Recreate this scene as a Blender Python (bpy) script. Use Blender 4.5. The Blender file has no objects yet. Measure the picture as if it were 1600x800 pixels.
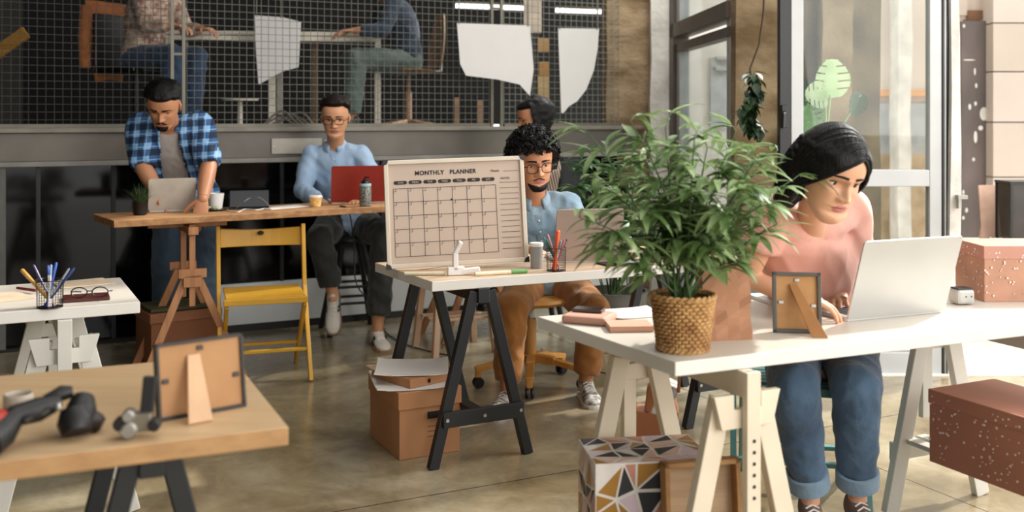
import bpy, bmesh, math, random
import numpy as np
from mathutils import Vector, Matrix, noise as mnoise
V = Vector
PI = math.pi
R = math.radians
random.seed(7)
SC = bpy.context.scene
COL = SC.collection
# ------------------------------------------------------------ camera (level, 1600x800 frame, shifted down)
F = 1600.0; H = 1.36; Y0 = 185.0
cam_d = bpy.data.cameras.new('camera'); cam = bpy.data.objects.new('camera', cam_d); COL.objects.link(cam)
cam.location = (0, 0, H); cam.rotation_euler = (PI/2, 0, 0)
cam_d.sensor_width = 36; cam_d.lens = 36*F/1600; cam_d.shift_y = -(400-Y0)/1600.0
cam_d.clip_start = .05; cam_d.clip_end = 200
cam_d.dof.use_dof = True; cam_d.dof.focus_distance = 4.1; cam_d.dof.aperture_fstop = 2.2
SC.camera = cam
# ------------------------------------------------------------ daylight and added fill lamps
w = bpy.data.worlds.new('world'); SC.world = w; w.use_nodes = True
bg = w.node_tree.nodes['Background']; bg.inputs[0].default_value = (1.0, .985, .965, 1); bg.inputs[1].default_value = 1.5
def sun(rot, e, col, ang):
    d = bpy.data.lights.new('sun', 'SUN'); d.energy = e; d.color = col; d.angle = R(ang)
    o = bpy.data.objects.new('sun', d); COL.objects.link(o); o.rotation_euler = rot
sun((R(48), 0, R(125)), 3.2, (1, .96, .9), 2.0)
def area(name, loc, target, sx, sy, e, col=(1, .97, .93)):
    d = bpy.data.lights.new(name, 'AREA'); d.shape = 'RECTANGLE'; d.size = sx; d.size_y = sy; d.energy = e; d.color = col
    o = bpy.data.objects.new(name, d); COL.objects.link(o); o.location = loc
    o.rotation_euler = (V(target)-V(loc)).to_track_quat('-Z', 'Y').to_euler()
area('street_side_fill', (4.6, -0.5, 2.6), (0.4, 4.2, .8), 3.0, 3.0, 120)  # unseen lamp added on the right as soft daylight, no window modelled
area('door_side_fill', (3.4, 4.9, 2.7), (0, 3.2, 0), 2.0, 2.4, 70)  # unseen lamp added to brighten the floor near the door
area('pillar_fill', (1.2, 7.25, 3.7), (1.0, 8.0, 1.4), .4, .5, 45)  # small unseen lamp added to brighten the white pillar
area('overhead_fill', (.2, 3.0, 4.1), (.2, 3.01, 0), 3.6, 4.0, 60)  # unseen overhead lamp added as fill, the ceiling has no opening
area('reflection_fill', (.4, 7.8, 4.0), (.3, 8.4, 1.9), 2.2, .3, 22, (1, .9, .78))  # unseen lamp added to brighten the white reflection shapes
SC.view_settings.view_transform = 'Standard'; SC.view_settings.look = 'None'
SC.view_settings.gamma = 1; SC.view_settings.use_curve_mapping = False
SC.view_settings.exposure = 0.55

# ------------------------------------------------------------ helpers: placing
def G(px, py, z=0.0):
    Y = F*(H-z)/(py-Y0); return V(((px-800)/F*Y, Y, z))
def D(px, py, d): return V(((px-800)/F*d, d, H-(py-Y0)/F*d))
def J(px, z, d): return V(((px-800)/F*d, d, z))
def lin(h):
    h = h.lstrip('#'); o = []
    for i in (0, 2, 4):
        c = int(h[i:i+2], 16)/255; o.append(c/12.92 if c <= .04045 else ((c+.055)/1.055)**2.4)
    return (o[0], o[1], o[2], 1)
# ------------------------------------------------------------ helpers: materials
MATS = {}
def mat(name, col, rough=.55, metal=0, var=.12, scale=8, bump=0, bscale=60, spec=.5, stretch=None, col2=None, trans=0, sheen=0, alpha=1):
    if name in MATS: return MATS[name]
    m = bpy.data.materials.new(name); m.use_nodes = True; nt = m.node_tree; N = nt.nodes; L = nt.links
    p = N['Principled BSDF']; p.inputs['Roughness'].default_value = rough; p.inputs['Metallic'].default_value = metal
    p.inputs['Specular IOR Level'].default_value = spec
    if trans: p.inputs['Transmission Weight'].default_value = trans
    if sheen: p.inputs['Sheen Weight'].default_value = sheen
    if alpha < 1: p.inputs['Alpha'].default_value = alpha
    c = lin(col) if isinstance(col, str) else col
    c2 = lin(col2) if col2 else tuple(x*(1-var*2) for x in c[:3])+(1,)
    tc = N.new('ShaderNodeTexCoord'); mp = N.new('ShaderNodeMapping')
    L.new(tc.outputs['Object'], mp.inputs[0])
    if stretch: mp.inputs['Scale'].default_value = stretch
    nz = N.new('ShaderNodeTexNoise'); nz.inputs['Scale'].default_value = scale; nz.inputs['Detail'].default_value = 5
    L.new(mp.outputs[0], nz.inputs['Vector'])
    rp = N.new('ShaderNodeValToRGB'); rp.color_ramp.elements[0].position = .35; rp.color_ramp.elements[1].position = .65
    rp.color_ramp.elements[0].color = c; rp.color_ramp.elements[1].color = c2
    L.new(nz.outputs[0], rp.inputs[0]); L.new(rp.outputs[0], p.inputs['Base Color'])
    if bump:
        n2 = N.new('ShaderNodeTexNoise'); n2.inputs['Scale'].default_value = bscale; n2.inputs['Detail'].default_value = 4
        L.new(mp.outputs[0], n2.inputs['Vector'])
        b = N.new('ShaderNodeBump'); b.inputs['Strength'].default_value = bump; b.inputs['Distance'].default_value = .01
        L.new(n2.outputs[0], b.inputs['Height']); L.new(b.outputs[0], p.inputs['Normal'])
    MATS[name] = m; return m
def wood(name, c1, c2, rough=.5, stretch=(1, 12, 12), scale=3):
    return mat(name, c1, rough, col2=c2, scale=scale, stretch=stretch, bump=.15, bscale=14)
# ------------------------------------------------------------ helpers: mesh building
def wmx(o):
    m = o.matrix_basis.copy()
    return wmx(o.parent) @ m if o.parent is not None else m
class MB:
    def __init__(s): s.v = []; s.f = []; s.mi = []
    def add(s, vs, fs, mi=0):
        n = len(s.v); s.v += [tuple(x) for x in vs]; s.f += [tuple(i+n for i in f) for f in fs]; s.mi += [mi]*len(fs); return s
    def box(s, c, sz, rz=0, M=None, mi=0):
        x, y, z = sz[0]/2, sz[1]/2, sz[2]/2
        vs = [V((a*x, b*y, d*z)) for a in (-1, 1) for b in (-1, 1) for d in (-1, 1)]
        m = M if M is not None else Matrix.Rotation(rz, 3, 'Z')
        vs = [m @ v + V(c) for v in vs]
        return s.add(vs, [(0, 1, 3, 2), (4, 6, 7, 5), (0, 4, 5, 1), (2, 3, 7, 6), (0, 2, 6, 4), (1, 5, 7, 3)], mi)
    def bar(s, a, b, w_, h, side=(1, 0, 0), mi=0):
        a, b = V(a), V(b); d = (b-a); L = d.length; d = d.normalized(); sd = V(side); sd = (sd-d*sd.dot(d))
        if sd.length < 1e-4: sd = V((0, 1, 0))-d*d.y
        sd.normalize(); t = d.cross(sd)
        M = Matrix((sd, t, d)).transposed()
        return s.box((a+b)/2, (w_, h, L), M=M, mi=mi)
    def ring(s, c, ax, ay, n=16, ph=0):
        return [V(c)+V(ax)*math.cos(2*PI*i/n+ph)+V(ay)*math.sin(2*PI*i/n+ph) for i in range(n)]
    def loft(s, rings, caps=True, mi=0, closed=False):
        n = len(rings[0]); vs = [p for r in rings for p in r]; fs = []
        m = len(rings)
        for i in range(m if closed else m-1):
            for j in range(n):
                fs.append((i*n+j, i*n+(j+1) % n, ((i+1) % m)*n+(j+1) % n, ((i+1) % m)*n+j))
        if caps and not closed: fs += [tuple(range(n))[::-1], tuple(range((m-1)*n, m*n))]
        return s.add(vs, fs, mi)
    def tube(s, pts, r, n=8, mi=0, caps=True, closed=False):
        pts = [V(p) for p in pts]; rs = r if isinstance(r, (list, tuple)) else [r]*len(pts)
        rings = []; prev = None; m = len(pts)
        for i, p in enumerate(pts):
            if closed: t = pts[(i+1) % m]-pts[i-1]
            else: t = pts[min(i+1, m-1)]-pts[max(i-1, 0)]
            t.normalize()
            if prev is None:
                a = t.orthogonal().normalized()
            else:
                a = prev-t*prev.dot(t)
                a = a.normalized() if a.length > 1e-5 else t.orthogonal().normalized()
            prev = a; b = t.cross(a)
            rings.append(s.ring(p, a*rs[i], b*rs[i], n))
        return s.loft(rings, caps, mi, closed)
    def lathe(s, prof, c=(0, 0, 0), n=24, mi=0, caps=True, M=None):
        c = V(c); M = M or Matrix.Identity(3)
        rings = [[c+M @ V((r*math.cos(2*PI*i/n), r*math.sin(2*PI*i/n), z)) for i in range(n)] for r, z in prof]
        return s.loft(rings, caps, mi)
    def ell(s, c, r, M=None, n=16, m=10, mi=0):
        M = M or Matrix.Identity(3); c = V(c)
        rings = []
        for k in range(m+1):
            a = -PI/2+PI*k/m; cr = max(math.cos(a), 1e-3)
            rings.append([c+M @ V((r[0]*cr*math.cos(2*PI*i/n), r[1]*cr*math.sin(2*PI*i/n), r[2]*math.sin(a))) for i in range(n)])
        return s.loft(rings, True, mi)
    def prism(s, poly, z0, z1, M=None, c=(0, 0, 0), mi=0):
        M = M or Matrix.Identity(3); c = V(c); n = len(poly)
        vs = [c+M @ V((p[0], p[1], z0)) for p in poly]+[c+M @ V((p[0], p[1], z1)) for p in poly]
        fs = [tuple(range(n))[::-1], tuple(range(n, 2*n))]+[(i, (i+1) % n, n+(i+1) % n, n+i) for i in range(n)]
        return s.add(vs, fs, mi)
    def mesh(s, name):
        me = bpy.data.meshes.new(name); me.from_pydata([tuple(v) for v in s.v], [], s.f); me.update()
        if any(s.mi): me.polygons.foreach_set('material_index', s.mi)
        return me
    def build(s, name, m, parent=None, world=False, bevel=0, smooth=False, fix=True):
        me = s.mesh(name)
        for x in (m if isinstance(m, (list, tuple)) else [m]): me.materials.append(x)
        if parent is not None and world: me.transform(wmx(parent).inverted())
        if fix:
            b = bmesh.new(); b.from_mesh(me); bmesh.ops.recalc_face_normals(b, faces=b.faces); b.to_mesh(me); b.free()
        o = bpy.data.objects.new(name, me); COL.objects.link(o)
        if parent is not None: o.parent = parent
        if smooth:
            me.polygons.foreach_set('use_smooth', [True]*len(me.polygons)); me.set_sharp_from_angle(angle=R(40))
        if bevel:
            md = o.modifiers.new('bevel', 'BEVEL'); md.width = bevel; md.segments = 2; md.limit_method = 'ANGLE'; md.angle_limit = R(50)
        return o
def thing(name, label, cat, loc=(0, 0, 0), rz=0, group=None, M=None):
    o = bpy.data.objects.new(name, None); COL.objects.link(o); o.empty_display_size = .1
    o.matrix_world = M if M is not None else Matrix.Translation(V(loc)) @ Matrix.Rotation(rz, 4, 'Z')
    bpy.context.view_layer.update()
    return tag(o, label, cat, group)
def tag(o, label, cat, group=None):
    o['label'] = label; o['category'] = cat
    if group: o['group'] = group
    return o
def struct(o): o['kind'] = 'structure'; return o
def dup(root, label, loc=None, rz=None, M=None):
    r = root.copy(); COL.objects.link(r); r['label'] = label
    r.matrix_world = M if M is not None else Matrix.Translation(V(loc)) @ Matrix.Rotation(rz or 0, 4, 'Z')
    for ch in list(root.children):
        c = ch.copy(); COL.objects.link(c); c.parent = r
        for g in ch.children:
            d = g.copy(); COL.objects.link(d); d.parent = c
    return r
def text_part(name, body, size, m, parent, loc, align='CENTER', ext=.0003, rot=None, bold=0, sp=1):
    cu = bpy.data.curves.new('txt', 'FONT'); cu.body = body; cu.size = size; cu.extrude = ext; cu.align_x = align; cu.offset = bold; cu.space_character = sp
    t = bpy.data.objects.new('txt', cu); COL.objects.link(t); bpy.context.view_layer.update()
    me = bpy.data.meshes.new_from_object(t.evaluated_get(bpy.context.evaluated_depsgraph_get()))
    bpy.data.objects.remove(t); me.materials.clear(); me.materials.append(m)
    me.transform(Matrix.Translation(V(loc)) @ (rot or Matrix.Identity(4)))
    o = bpy.data.objects.new(name, me); COL.objects.link(o); o.parent = parent; return o
AT = R(26)
U = V((math.cos(AT), math.sin(AT), 0)); W = V((-math.sin(AT), math.cos(AT), 0)); ZZ = V((0, 0, 1))
# ============================================================ SETTING
def floor_mat():
    m = bpy.data.materials.new('polished_concrete'); m.use_nodes = True; nt = m.node_tree; N = nt.nodes; L = nt.links
    p = N['Principled BSDF']
    tc = N.new('ShaderNodeTexCoord'); mp = N.new('ShaderNodeMapping'); L.new(tc.outputs['Object'], mp.inputs[0])
    mp.inputs['Rotation'].default_value = (0, 0, -AT)
    a = N.new('ShaderNodeTexNoise'); a.inputs['Scale'].default_value = 1.1; a.inputs['Detail'].default_value = 7; a.inputs['Roughness'].default_value = .62; a.inputs['Distortion'].default_value = .6
    b = N.new('ShaderNodeTexNoise'); b.inputs['Scale'].default_value = 7; b.inputs['Detail'].default_value = 8; b.inputs['Roughness'].default_value = .7; b.inputs['Distortion'].default_value = 1.2
    L.new(mp.outputs[0], a.inputs['Vector']); L.new(mp.outputs[0], b.inputs['Vector'])
    r1 = N.new('ShaderNodeValToRGB'); e = r1.color_ramp.elements
    e[0].position = .33; e[0].color = lin('#6f6249'); e[1].position = .66; e[1].color = lin('#b0a892')
    k = e.new(.5); k.color = lin('#92866c')
    L.new(a.outputs[0], r1.inputs[0])
    r2 = N.new('ShaderNodeValToRGB'); r2.color_ramp.elements[0].position = .3; r2.color_ramp.elements[0].color = (.72, .68, .62, 1); r2.color_ramp.elements[1].position = .68; r2.color_ramp.elements[1].color = (1.1, 1.08, 1.04, 1)
    L.new(b.outputs[0], r2.inputs[0])
    mx = N.new('ShaderNodeMixRGB'); mx.blend_type = 'MULTIPLY'; mx.inputs[0].default_value = .8
    L.new(r1.outputs[0], mx.inputs[1]); L.new(r2.outputs[0], mx.inputs[2])
    # saw-cut joints
    sx = N.new('ShaderNodeSeparateXYZ'); L.new(mp.outputs[0], sx.inputs[0])
    q = G(880, 738); qu = q.dot(U); qv = q.dot(W); q2 = G(1420, 750).dot(U)
    def line(sock, off, pitch):
        s1 = N.new('ShaderNodeMath'); s1.operation = 'SUBTRACT'; L.new(sock, s1.inputs[0]); s1.inputs[1].default_value = off
        s2 = N.new('ShaderNodeMath'); s2.operation = 'PINGPONG'; L.new(s1.outputs[0], s2.inputs[0]); s2.inputs[1].default_value = pitch/2
        s3 = N.new('ShaderNodeMath'); s3.operation = 'LESS_THAN'; L.new(s2.outputs[0], s3.inputs[0]); s3.inputs[1].default_value = .003
        return s3
    l1 = line(sx.outputs[1], qv, 3.2); l2 = line(sx.outputs[0], q2, 3.2)
    mxl = N.new('ShaderNodeMath'); mxl.operation = 'MAXIMUM'; L.new(l1.outputs[0], mxl.inputs[0]); L.new(l2.outputs[0], mxl.inputs[1])
    m2 = N.new('ShaderNodeMixRGB'); L.new(mxl.outputs[0], m2.inputs[0]); L.new(mx.outputs[0], m2.inputs[1]); m2.inputs[2].default_value = (.02, .018, .015, 1)
    L.new(m2.outputs[0], p.inputs['Base Color'])
    rr = N.new('ShaderNodeMapRange'); L.new(b.outputs[0], rr.inputs[0]); rr.inputs[3].default_value = .10; rr.inputs[4].default_value = .28
    L.new(rr.outputs[0], p.inputs['Roughness']); p.inputs['Specular IOR Level'].default_value = .75
    bp = N.new('ShaderNodeBump'); bp.inputs['Strength'].default_value = .06; L.new(b.outputs[0], bp.inputs['Height']); L.new(bp.outputs[0], p.inputs['Normal'])
    return m
M_FLOOR = floor_mat()
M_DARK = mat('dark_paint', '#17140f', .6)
M_BEAM = mat('beam_steel', '#6d665c', .45, var=.15, scale=3)
M_BLACKM = mat('black_metal', '#0d0d0e', .4)
M_CONC = mat('raw_concrete', '#a08a6c', .85, col2='#6b5538', scale=3.5, bump=.8, bscale=14, stretch=(1, 1, 1.6))
M_PLASTER = mat('white_plaster', '#e6e2da', .8, var=.12, scale=6, bump=.5, bscale=20)
M_WHITEP = mat('white_painted_metal', '#b9bbbb', .4, var=.03)
M_CREAM = mat('cream_stone', '#cabcae', .8, var=.06, scale=2, bump=.1)
M_LOWW = mat('pale_low_wall', '#e4e8e6', .6, var=.03)
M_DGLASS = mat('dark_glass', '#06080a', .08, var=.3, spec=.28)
def glass_mat():
    m = bpy.data.materials.new('clear_glass'); m.use_nodes = True; nt = m.node_tree; N = nt.nodes; L = nt.links
    N.remove(N['Principled BSDF']); o = N['Material Output']
    t = N.new('ShaderNodeBsdfTransparent'); t.inputs[0].default_value = (.93, .95, .94, 1)
    g = N.new('ShaderNodeBsdfGlossy'); g.inputs['Roughness'].default_value = .02; g.inputs[0].default_value = (.8, .82, .82, 1)
    f = N.new('ShaderNodeFresnel'); f.inputs[0].default_value = 1.5
    mx = N.new('ShaderNodeMixShader'); k_ = N.new('ShaderNodeMath'); k_.operation = 'MULTIPLY'; k_.inputs[1].default_value = .4; L.new(f.outputs[0], k_.inputs[0]); L.new(k_.outputs[0], mx.inputs[0]); L.new(t.outputs[0], mx.inputs[1]); L.new(g.outputs[0], mx.inputs[2])
    L.new(mx.outputs[0], o.inputs[0]); return m
M_GLASS = glass_mat()
# floor / ceiling / walls
WB = G(540, 509) + W*.12                       # a point at the foot of the back wall
def wl(t, z=0, off=0): return WB+U*t+W*off+ZZ*z   # point along the back wall
def pxt(px, off=0):                              # parameter along the wall for a picture column
    k = (px-800)/F; B = WB+W*off
    return (k*B.y-B.x)/(U.x-k*U.y)
TE = pxt(1003)                                   # right end of the back wall
b = MB(); b.box((0, 3.5, -.05), (14, 15, .1)); struct(b.build('floor', M_FLOOR))
b = MB(); b.box((-1.2, .95, 4.25), (8.4, 8.9, .1)); struct(b.build('ceiling', M_DARK))
b = MB(); b.box((-2.2, 9.4, 4.25), (6.6, 8.0, .1)); struct(b.build('ceiling_back', M_DARK))
b = MB(); b.box((-4.6, 3.5, 2.1), (.12, 15, 4.2)); struct(b.build('wall_left', mat('left_wall', '#2a2620', .8)))
b = MB(); b.box((-2.6, -3.2, 2.1), (4.0, .12, 4.2)); struct(b.build('wall_rear', mat('rear_wall', '#5a5148', .8)))
TL = -4.2
ZB0, ZB1 = 1.36-(243-Y0)*7.0/F, 1.36-(201-Y0)*7.0/F       # beam bottom / top
def wallbox(t0, t1, z0, z1, o0, o1, m, name, bevel=0):
    b = MB(); b.add([wl(t0, z0, o0), wl(t1, z0, o0), wl(t1, z0, o1), wl(t0, z0, o1), wl(t0, z1, o0), wl(t1, z1, o0), wl(t1, z1, o1), wl(t0, z1, o1)],
        [(0, 1, 2, 3), (4, 5, 6, 7), (0, 1, 5, 4), (2, 3, 7, 6), (1, 2, 6, 5), (0, 3, 7, 4)])
    return b.build(name, m, bevel=bevel)
struct(wallbox(TL, TE, ZB0, ZB1-.015, -.02, .3, M_BEAM, 'beam', .004))
struct(wallbox(TL, TE, ZB1-.015, ZB1+.012, -.05, .3, mat('beam_cap', '#837c70', .5), 'trim_1', .004))
struct(wallbox(TL, TE, ZB0-.03, ZB0, -.04, .05, mat('beam_lip', '#8a877f', .5), 'trim_2', .004))
struct(wallbox(TL, pxt(336), 0, .02, -.01, .1, M_DARK, 'baseboard_left'))
# low plinth wall under the glass, black skirting
struct(wallbox(pxt(338), TE, 0.04, .30, 0, .12, M_LOWW, 'wall_back'))
struct(wallbox(pxt(338), TE, 0.0, .045, -.012, .1, M_BLACKM, 'baseboard_back'))
# dark glazing below the mezzanine, with thin mullions
tt = [TL, pxt(60), pxt(178), pxt(330), pxt(442), pxt(600), pxt(760), pxt(880), TE]
for i in range(len(tt)-1):
    z0 = .30 if tt[i] > pxt(320) else .02
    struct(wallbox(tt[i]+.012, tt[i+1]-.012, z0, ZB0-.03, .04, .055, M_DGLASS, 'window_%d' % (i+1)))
    struct(wallbox(tt[i]-.012, tt[i]+.012, z0, ZB0-.03, .02, .08, mat('mullion_dark', '#191c1b', .5), 'trim_%d' % (i+3)))
struct(wallbox(pxt(-12), pxt(9), .02, ZB0-.03, -.02, .03, mat('grey_strip', '#6d6c66', .6), 'trim_20'))
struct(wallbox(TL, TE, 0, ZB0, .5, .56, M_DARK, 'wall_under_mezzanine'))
# mezzanine slab, its back wall and far side wall
struct(wallbox(TL, TE+.6, ZB1-.1, ZB1-.02, .3, 4.0, mat('mezzanine_floor_dark', '#241f19', .6), 'floor_mezzanine'))
struct(wallbox(TL, TE+2.6, ZB1, 4.2, 3.9, 4.0, mat('mezzanine_wall', '#0b0a08', .9), 'wall_mezzanine_back'))
# wire mesh screens between posts
M_WIRE = mat('mesh_wire', '#5a574c', .5, metal=.3)
M_POST = mat('post_steel', '#6f6a5e', .45, metal=.4)
posts = [pxt(270), pxt(288), pxt(771), pxt(786)]
def screen(t0, t1, label, m=None):
    o = thing('wire_mesh_screen', label, 'mesh screen', wl((t0+t1)/2, ZB1+.012, .03), AT, 'wire mesh screens above the steel beam')
    b = MB(); g = .046; hw = (t1-t0)/2; n = int(2*hw/g); z1 = 2.6
    for i in range(n+1): b.box((-hw+i*2*hw/n, 0, z1/2), ((.0032), .0032, z1))
    k = 0
    while k*g < z1: b.box((0, 0, k*g+.004), (2*hw, .0036, .0036)); k += 1
    b.build('wire_grid', m, o)
    b = MB(); b.box((0, 0, .012), (2*hw, .03, .024)); b.box((0, 0, z1), (2*hw, .03, .024)); b.build('rail', M_POST, o)
    return o
screen(TL, posts[0]-.02, 'black wire mesh screen left of the ladder post behind the man in plaid', mat('wire_dark', '#2c2a25', .6))
screen(posts[1]+.02, posts[2]-.02, 'wire mesh screen in front of the white desk on the mezzanine', mat('wire_mid', '#68675d', .6))
screen(posts[3]+.02, TE-.05, 'wire mesh screen ending at the brown concrete column', mat('wire_pale', '#82857d', .6))
for (p0, p1, lb) in ((posts[0], posts[1], 'grey steel ladder post rising behind the man in the plaid shirt'), (posts[2], posts[3], 'grey steel ladder post on the beam above the planner board')):
    o = thing('ladder_post', lb, 'post', wl((p0+p1)/2, ZB1+.012, .03), AT)
    hw = (p1-p0)/2
    for s in (-1, 1):
        b = MB(); b.box((s*hw, 0, 1.4), (.02, .02, 2.8)); b.build('upright', M_POST, o)
    for z in (.36, .75, 1.2, 1.7, 2.2):
        b = MB(); b.box((0, 0, z+.1), (2*hw, .014, .014)); b.build('rung', M_POST, o)
# columns at the right end
def colbox(p0, p1, d0, d1, z1, m, name, z0=0):
    """column between picture columns p0..p1 at depth d0, extending back to d1"""
    x0, x1 = (p0-800)/F*d0, (p1-800)/F*d0
    b = MB(); n = 14; rings = []
    for k in range(n+1):
        z = z0+(z1-z0)*k/n; j = lambda s: (mnoise.noise(V((s*3.1, z*2.3, d0)))*.018)
        rings.append([V((x0+j(1), d0+j(2), z)), V((x1+j(3), d0+j(4), z)), V((x1+j(5), d1, z)), V((x0+j(6), d1, z))])
    b.loft(rings); return struct(b.build(name, m))
dE = wl(TE).y
colbox(948, 1019, dE-.05, dE+.5, 4.2, M_CONC, 'pillar_brown', z0=0)
colbox(1017, 1063, dE-.15, dE+.35, 4.2, M_PLASTER, 'pillar_white')
# facade window: runs from the white pillar towards the camera
A0 = V(((1058-800)/F*7.7, 7.7, 0)); A1 = V(((1150-800)/F*6.1, 6.1, 0))
ua = (A1-A0).normalized(); na = V((-ua.y, ua.x, 0))
def fbar(t0, t1, z0, z1, m, name, th=.06, off=0, par=None):
    b = MB(); c = A0+ua*((t0+t1)/2)+na*off+ZZ*((z0+z1)/2)
    b.box(c, (abs(t1-t0), th, z1-z0), rz=math.atan2(ua.y, ua.x)); return b.build(name, m, par)
LA = (A1-A0).length
M_FRD = mat('grey_frame', '#5b5148', .5); M_FRW = mat('pale_frame', '#a9adae', .45)
def zat(py, d): return 1.36-(py-Y0)*d/F
zt = zat(50, 7.7)
struct(fbar(0, LA, zt-.05, zt+.05, M_FRD, 'window_frame_transom', .12))
struct(fbar(0, LA, zt-.16, zt-.10, M_FRD, 'window_frame_sash_top', .08))
struct(fbar(0, .13, 0, 4.2, M_FRD, 'window_frame_jamb', .12))
struct(fbar(.14, .24, .1, zt-.16, M_FRW, 'window_frame_sash_side', .07))
struct(fbar(.14, .24, zt+.05, 4.2, M_FRW, 'window_frame_upper_side', .07))
struct(fbar(LA-.08, LA, .1, 4.2, M_FRW, 'window_frame_near', .07))
struct(fbar(0, LA, 0, .12, M_FRD, 'window_frame_sill', .1))
struct(fbar(.24, LA-.08, .12, zt-.16, M_GLASS, 'window_10', .008))
struct(fbar(.24, LA-.08, zt+.05, 4.15, M_GLASS, 'window_11', .008))
# brown concrete pier between window and door
colbox(1149, 1221, 5.95, 6.05, 4.2, M_CONC, 'pillar_pier')
# open glazed door leaf, facing the camera
DD = 5.45
def dx(px): return (px-800)/F*DD
def dz(py): return 1.36-(py-Y0)*DD/F
def leaf(p0, p1, z0, z1, m, name, th=.05, off=0):
    b = MB(); b.box(((dx(p0)+dx(p1))/2, DD+off, (z0+z1)/2), (dx(p1)-dx(p0), th, z1-z0)); return struct(b.build(name, m, bevel=.004 if th > .02 else 0))
leaf(1216, 1235, 0, 4.2, M_BLACKM, 'door_frame_black')
leaf(1234, 1253, 0, 4.2, M_WHITEP, 'door_1', .06)
leaf(1449, 1468, 0, 4.2, M_WHITEP, 'door_1_stile_right', .06)
for k, (a, c, m) in enumerate(((1468, 1472, M_BLACKM), (1472, 1476, M_WHITEP), (1476, 1483, M_BLACKM))): leaf(a, c, 0, 4.2, m, 'door_frame_gasket_%d' % (k+1), .05, -.01+k*.01)
leaf(1253, 1449, dz(291), dz(265), M_WHITEP, 'door_1_rail', .06)
leaf(1253, 1449, 0, .12, M_WHITEP, 'door_1_rail_bottom', .06)
leaf(1253, 1449, .12, dz(291), M_GLASS, 'window_12', .008)
leaf(1253, 1449, dz(265), 4.15, M_GLASS, 'window_13', .008)
b = MB(); b.box((dx(1219.5), DD-.06, dz(182)), (.03, .05, .12)); b.tube([(dx(1219.5), DD-.085, dz(176)), (dx(1215), DD-.12, dz(178)), (dx(1214), DD-.12, dz(200))], .011); struct(b.build('door_handle', M_BLACKM, bevel=.003))
# white worn jamb right of the leaf
colbox(1484, 1499, DD-.05, DD+.25, 4.2, M_PLASTER, 'door_2_jamb')
b = MB(); b.box((dx(1492), DD-.08, dz(306)), (.05, .04, .02)); b.box((dx(1488), DD-.08, dz(316)), (.015, .03, .05)); struct(b.build('door_latch', mat('latch', '#a8a59c', .4, metal=.5)))
# ---------------------------------------------------------- outside
M_PAVE = mat('pale_paving', '#e9e4dc', .8, var=.05, scale=3)
b = MB(); b.box((6.0, 9.0, -.02), (9.4, 7.2, .06)); struct(b.build('ground_outside', M_PAVE))
b = MB(); b.box((3.4, 6.9, .02), (3.2, .03, .02), rz=R(-4)); struct(b.build('trim_gutter', mat('gutter', '#8a7c66', .7)))
colbox(1246, 1376, 6.9, 7.5, 4.6, mat('reflected_pier', '#6a5d44', .9, col2='#453b29', scale=4, bump=.7, bscale=10), 'pillar_reflected')  # concrete reflected in the door glass, built as a solid pier
colbox(1284, 1332, 6.8, 6.9, 4.6, mat('reflected_pilaster', '#8c7b62', .9, col2='#6b5a43', scale=5, bump=.7, bscale=12), 'pillar_reflected_strip')  # lighter strip of the same reflection, built solid
def far(p0, p1, y0, y1, d, m, name, th=.25):
    z1, z0 = 1.36-(y0-Y0)*d/F, 1.36-(y1-Y0)*d/F
    x0, x1 = (p0-800)/F*d, (p1-800)/F*d
    b = MB(); b.box(((x0+x1)/2, d+th/2, (z0+z1)/2), (x1-x0, th, z1-z0)); return struct(b.build(name, m))
far(1340, 1470, -120, 141, 9.6, M_CREAM, 'wall_outside_cream'); far(1340, 1470, 140, 150, 9.58, mat('orange_band', '#d89a5a', .7), 'trim_orange')
far(1340, 1470, 149, 161, 9.6, mat('brown_band', '#a98f7c', .7), 'trim_brown'); far(1340, 1470, 160, 240, 9.6, mat('grey_band', '#a6a8a8', .7), 'wall_outside_grey')
far(1340, 1470, 240, 420, 9.6, mat('tan_band', '#b9a283', .8, col2='#98825f'), 'wall_outside_tan')
colbox(1404, 1424, 9.3, 9.5, 4.8, M_PLASTER, 'pillar_sun_reflection')  # sunlit reflection in the door glass, built as a white pillar
far(1040, 1250, -120, 420, 9.4, mat('pale_yard_wall', '#e6e4df', .8, var=.04), 'wall_yard_pale')
far(1110, 1135, 90, 200, 9.36, mat('yard_window_grey', '#c3ccd2', .4), 'window_yard')
far(1120, 1150, 88, 93, 9.3, M_WHITEP, 'trim_yard'); far(1118, 1150, 104, 110, 9.3, M_WHITEP, 'trim_yard_low')
far(1490, 1512, -120, 24, 8.4, M_CREAM, 'wall_outside_over_door'); far(1495, 1554, -120, 30, 8.42, M_CREAM, 'wall_outside_lintel')
for i, (a, c) in enumerate(((-110, 35), (37, 111), (113, 190), (192, 276), (278, 372))):
    far(1552, 1700, a, c, 8.2, mat('stone_block_%d' % (i % 2), '#c4b6a8' if i % 2 else '#c9bcb0', .85, var=.05, scale=2), 'wall_outside_stone_%d' % (i+1), .4)
far(1552, 1700, -115, 376, 8.24, mat('stone_joint', '#9a8d7b', .9), 'wall_outside_core', .3)
b = MB(); xx = lambda p: (p-800)/F*8.35
o = thing('metal_door', 'dark brown metal door with paint splashes in the yard outside', 'door', (xx(1525), 8.35, 0))
zz = lambda y: 1.36-(y-Y0)*8.35/F
M_MD = mat('scuffed_dark_door', '#6b5d57', .55, col2='#4c4441', scale=3, stretch=(1, 1, .5))
b = MB(); b.box((0, 0, zz(33)/2), (xx(1550)-xx(1500), .05, zz(33))); b.build('door_panel', M_MD, o, bevel=.004)
b = MB(); b.box((xx(1549.5)-xx(1525), -.03, zz(33)/2), (.02, .03, zz(33))); b.build('edge_strip', M_BLACKM, o)
b = MB()
random.seed(3)
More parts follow.
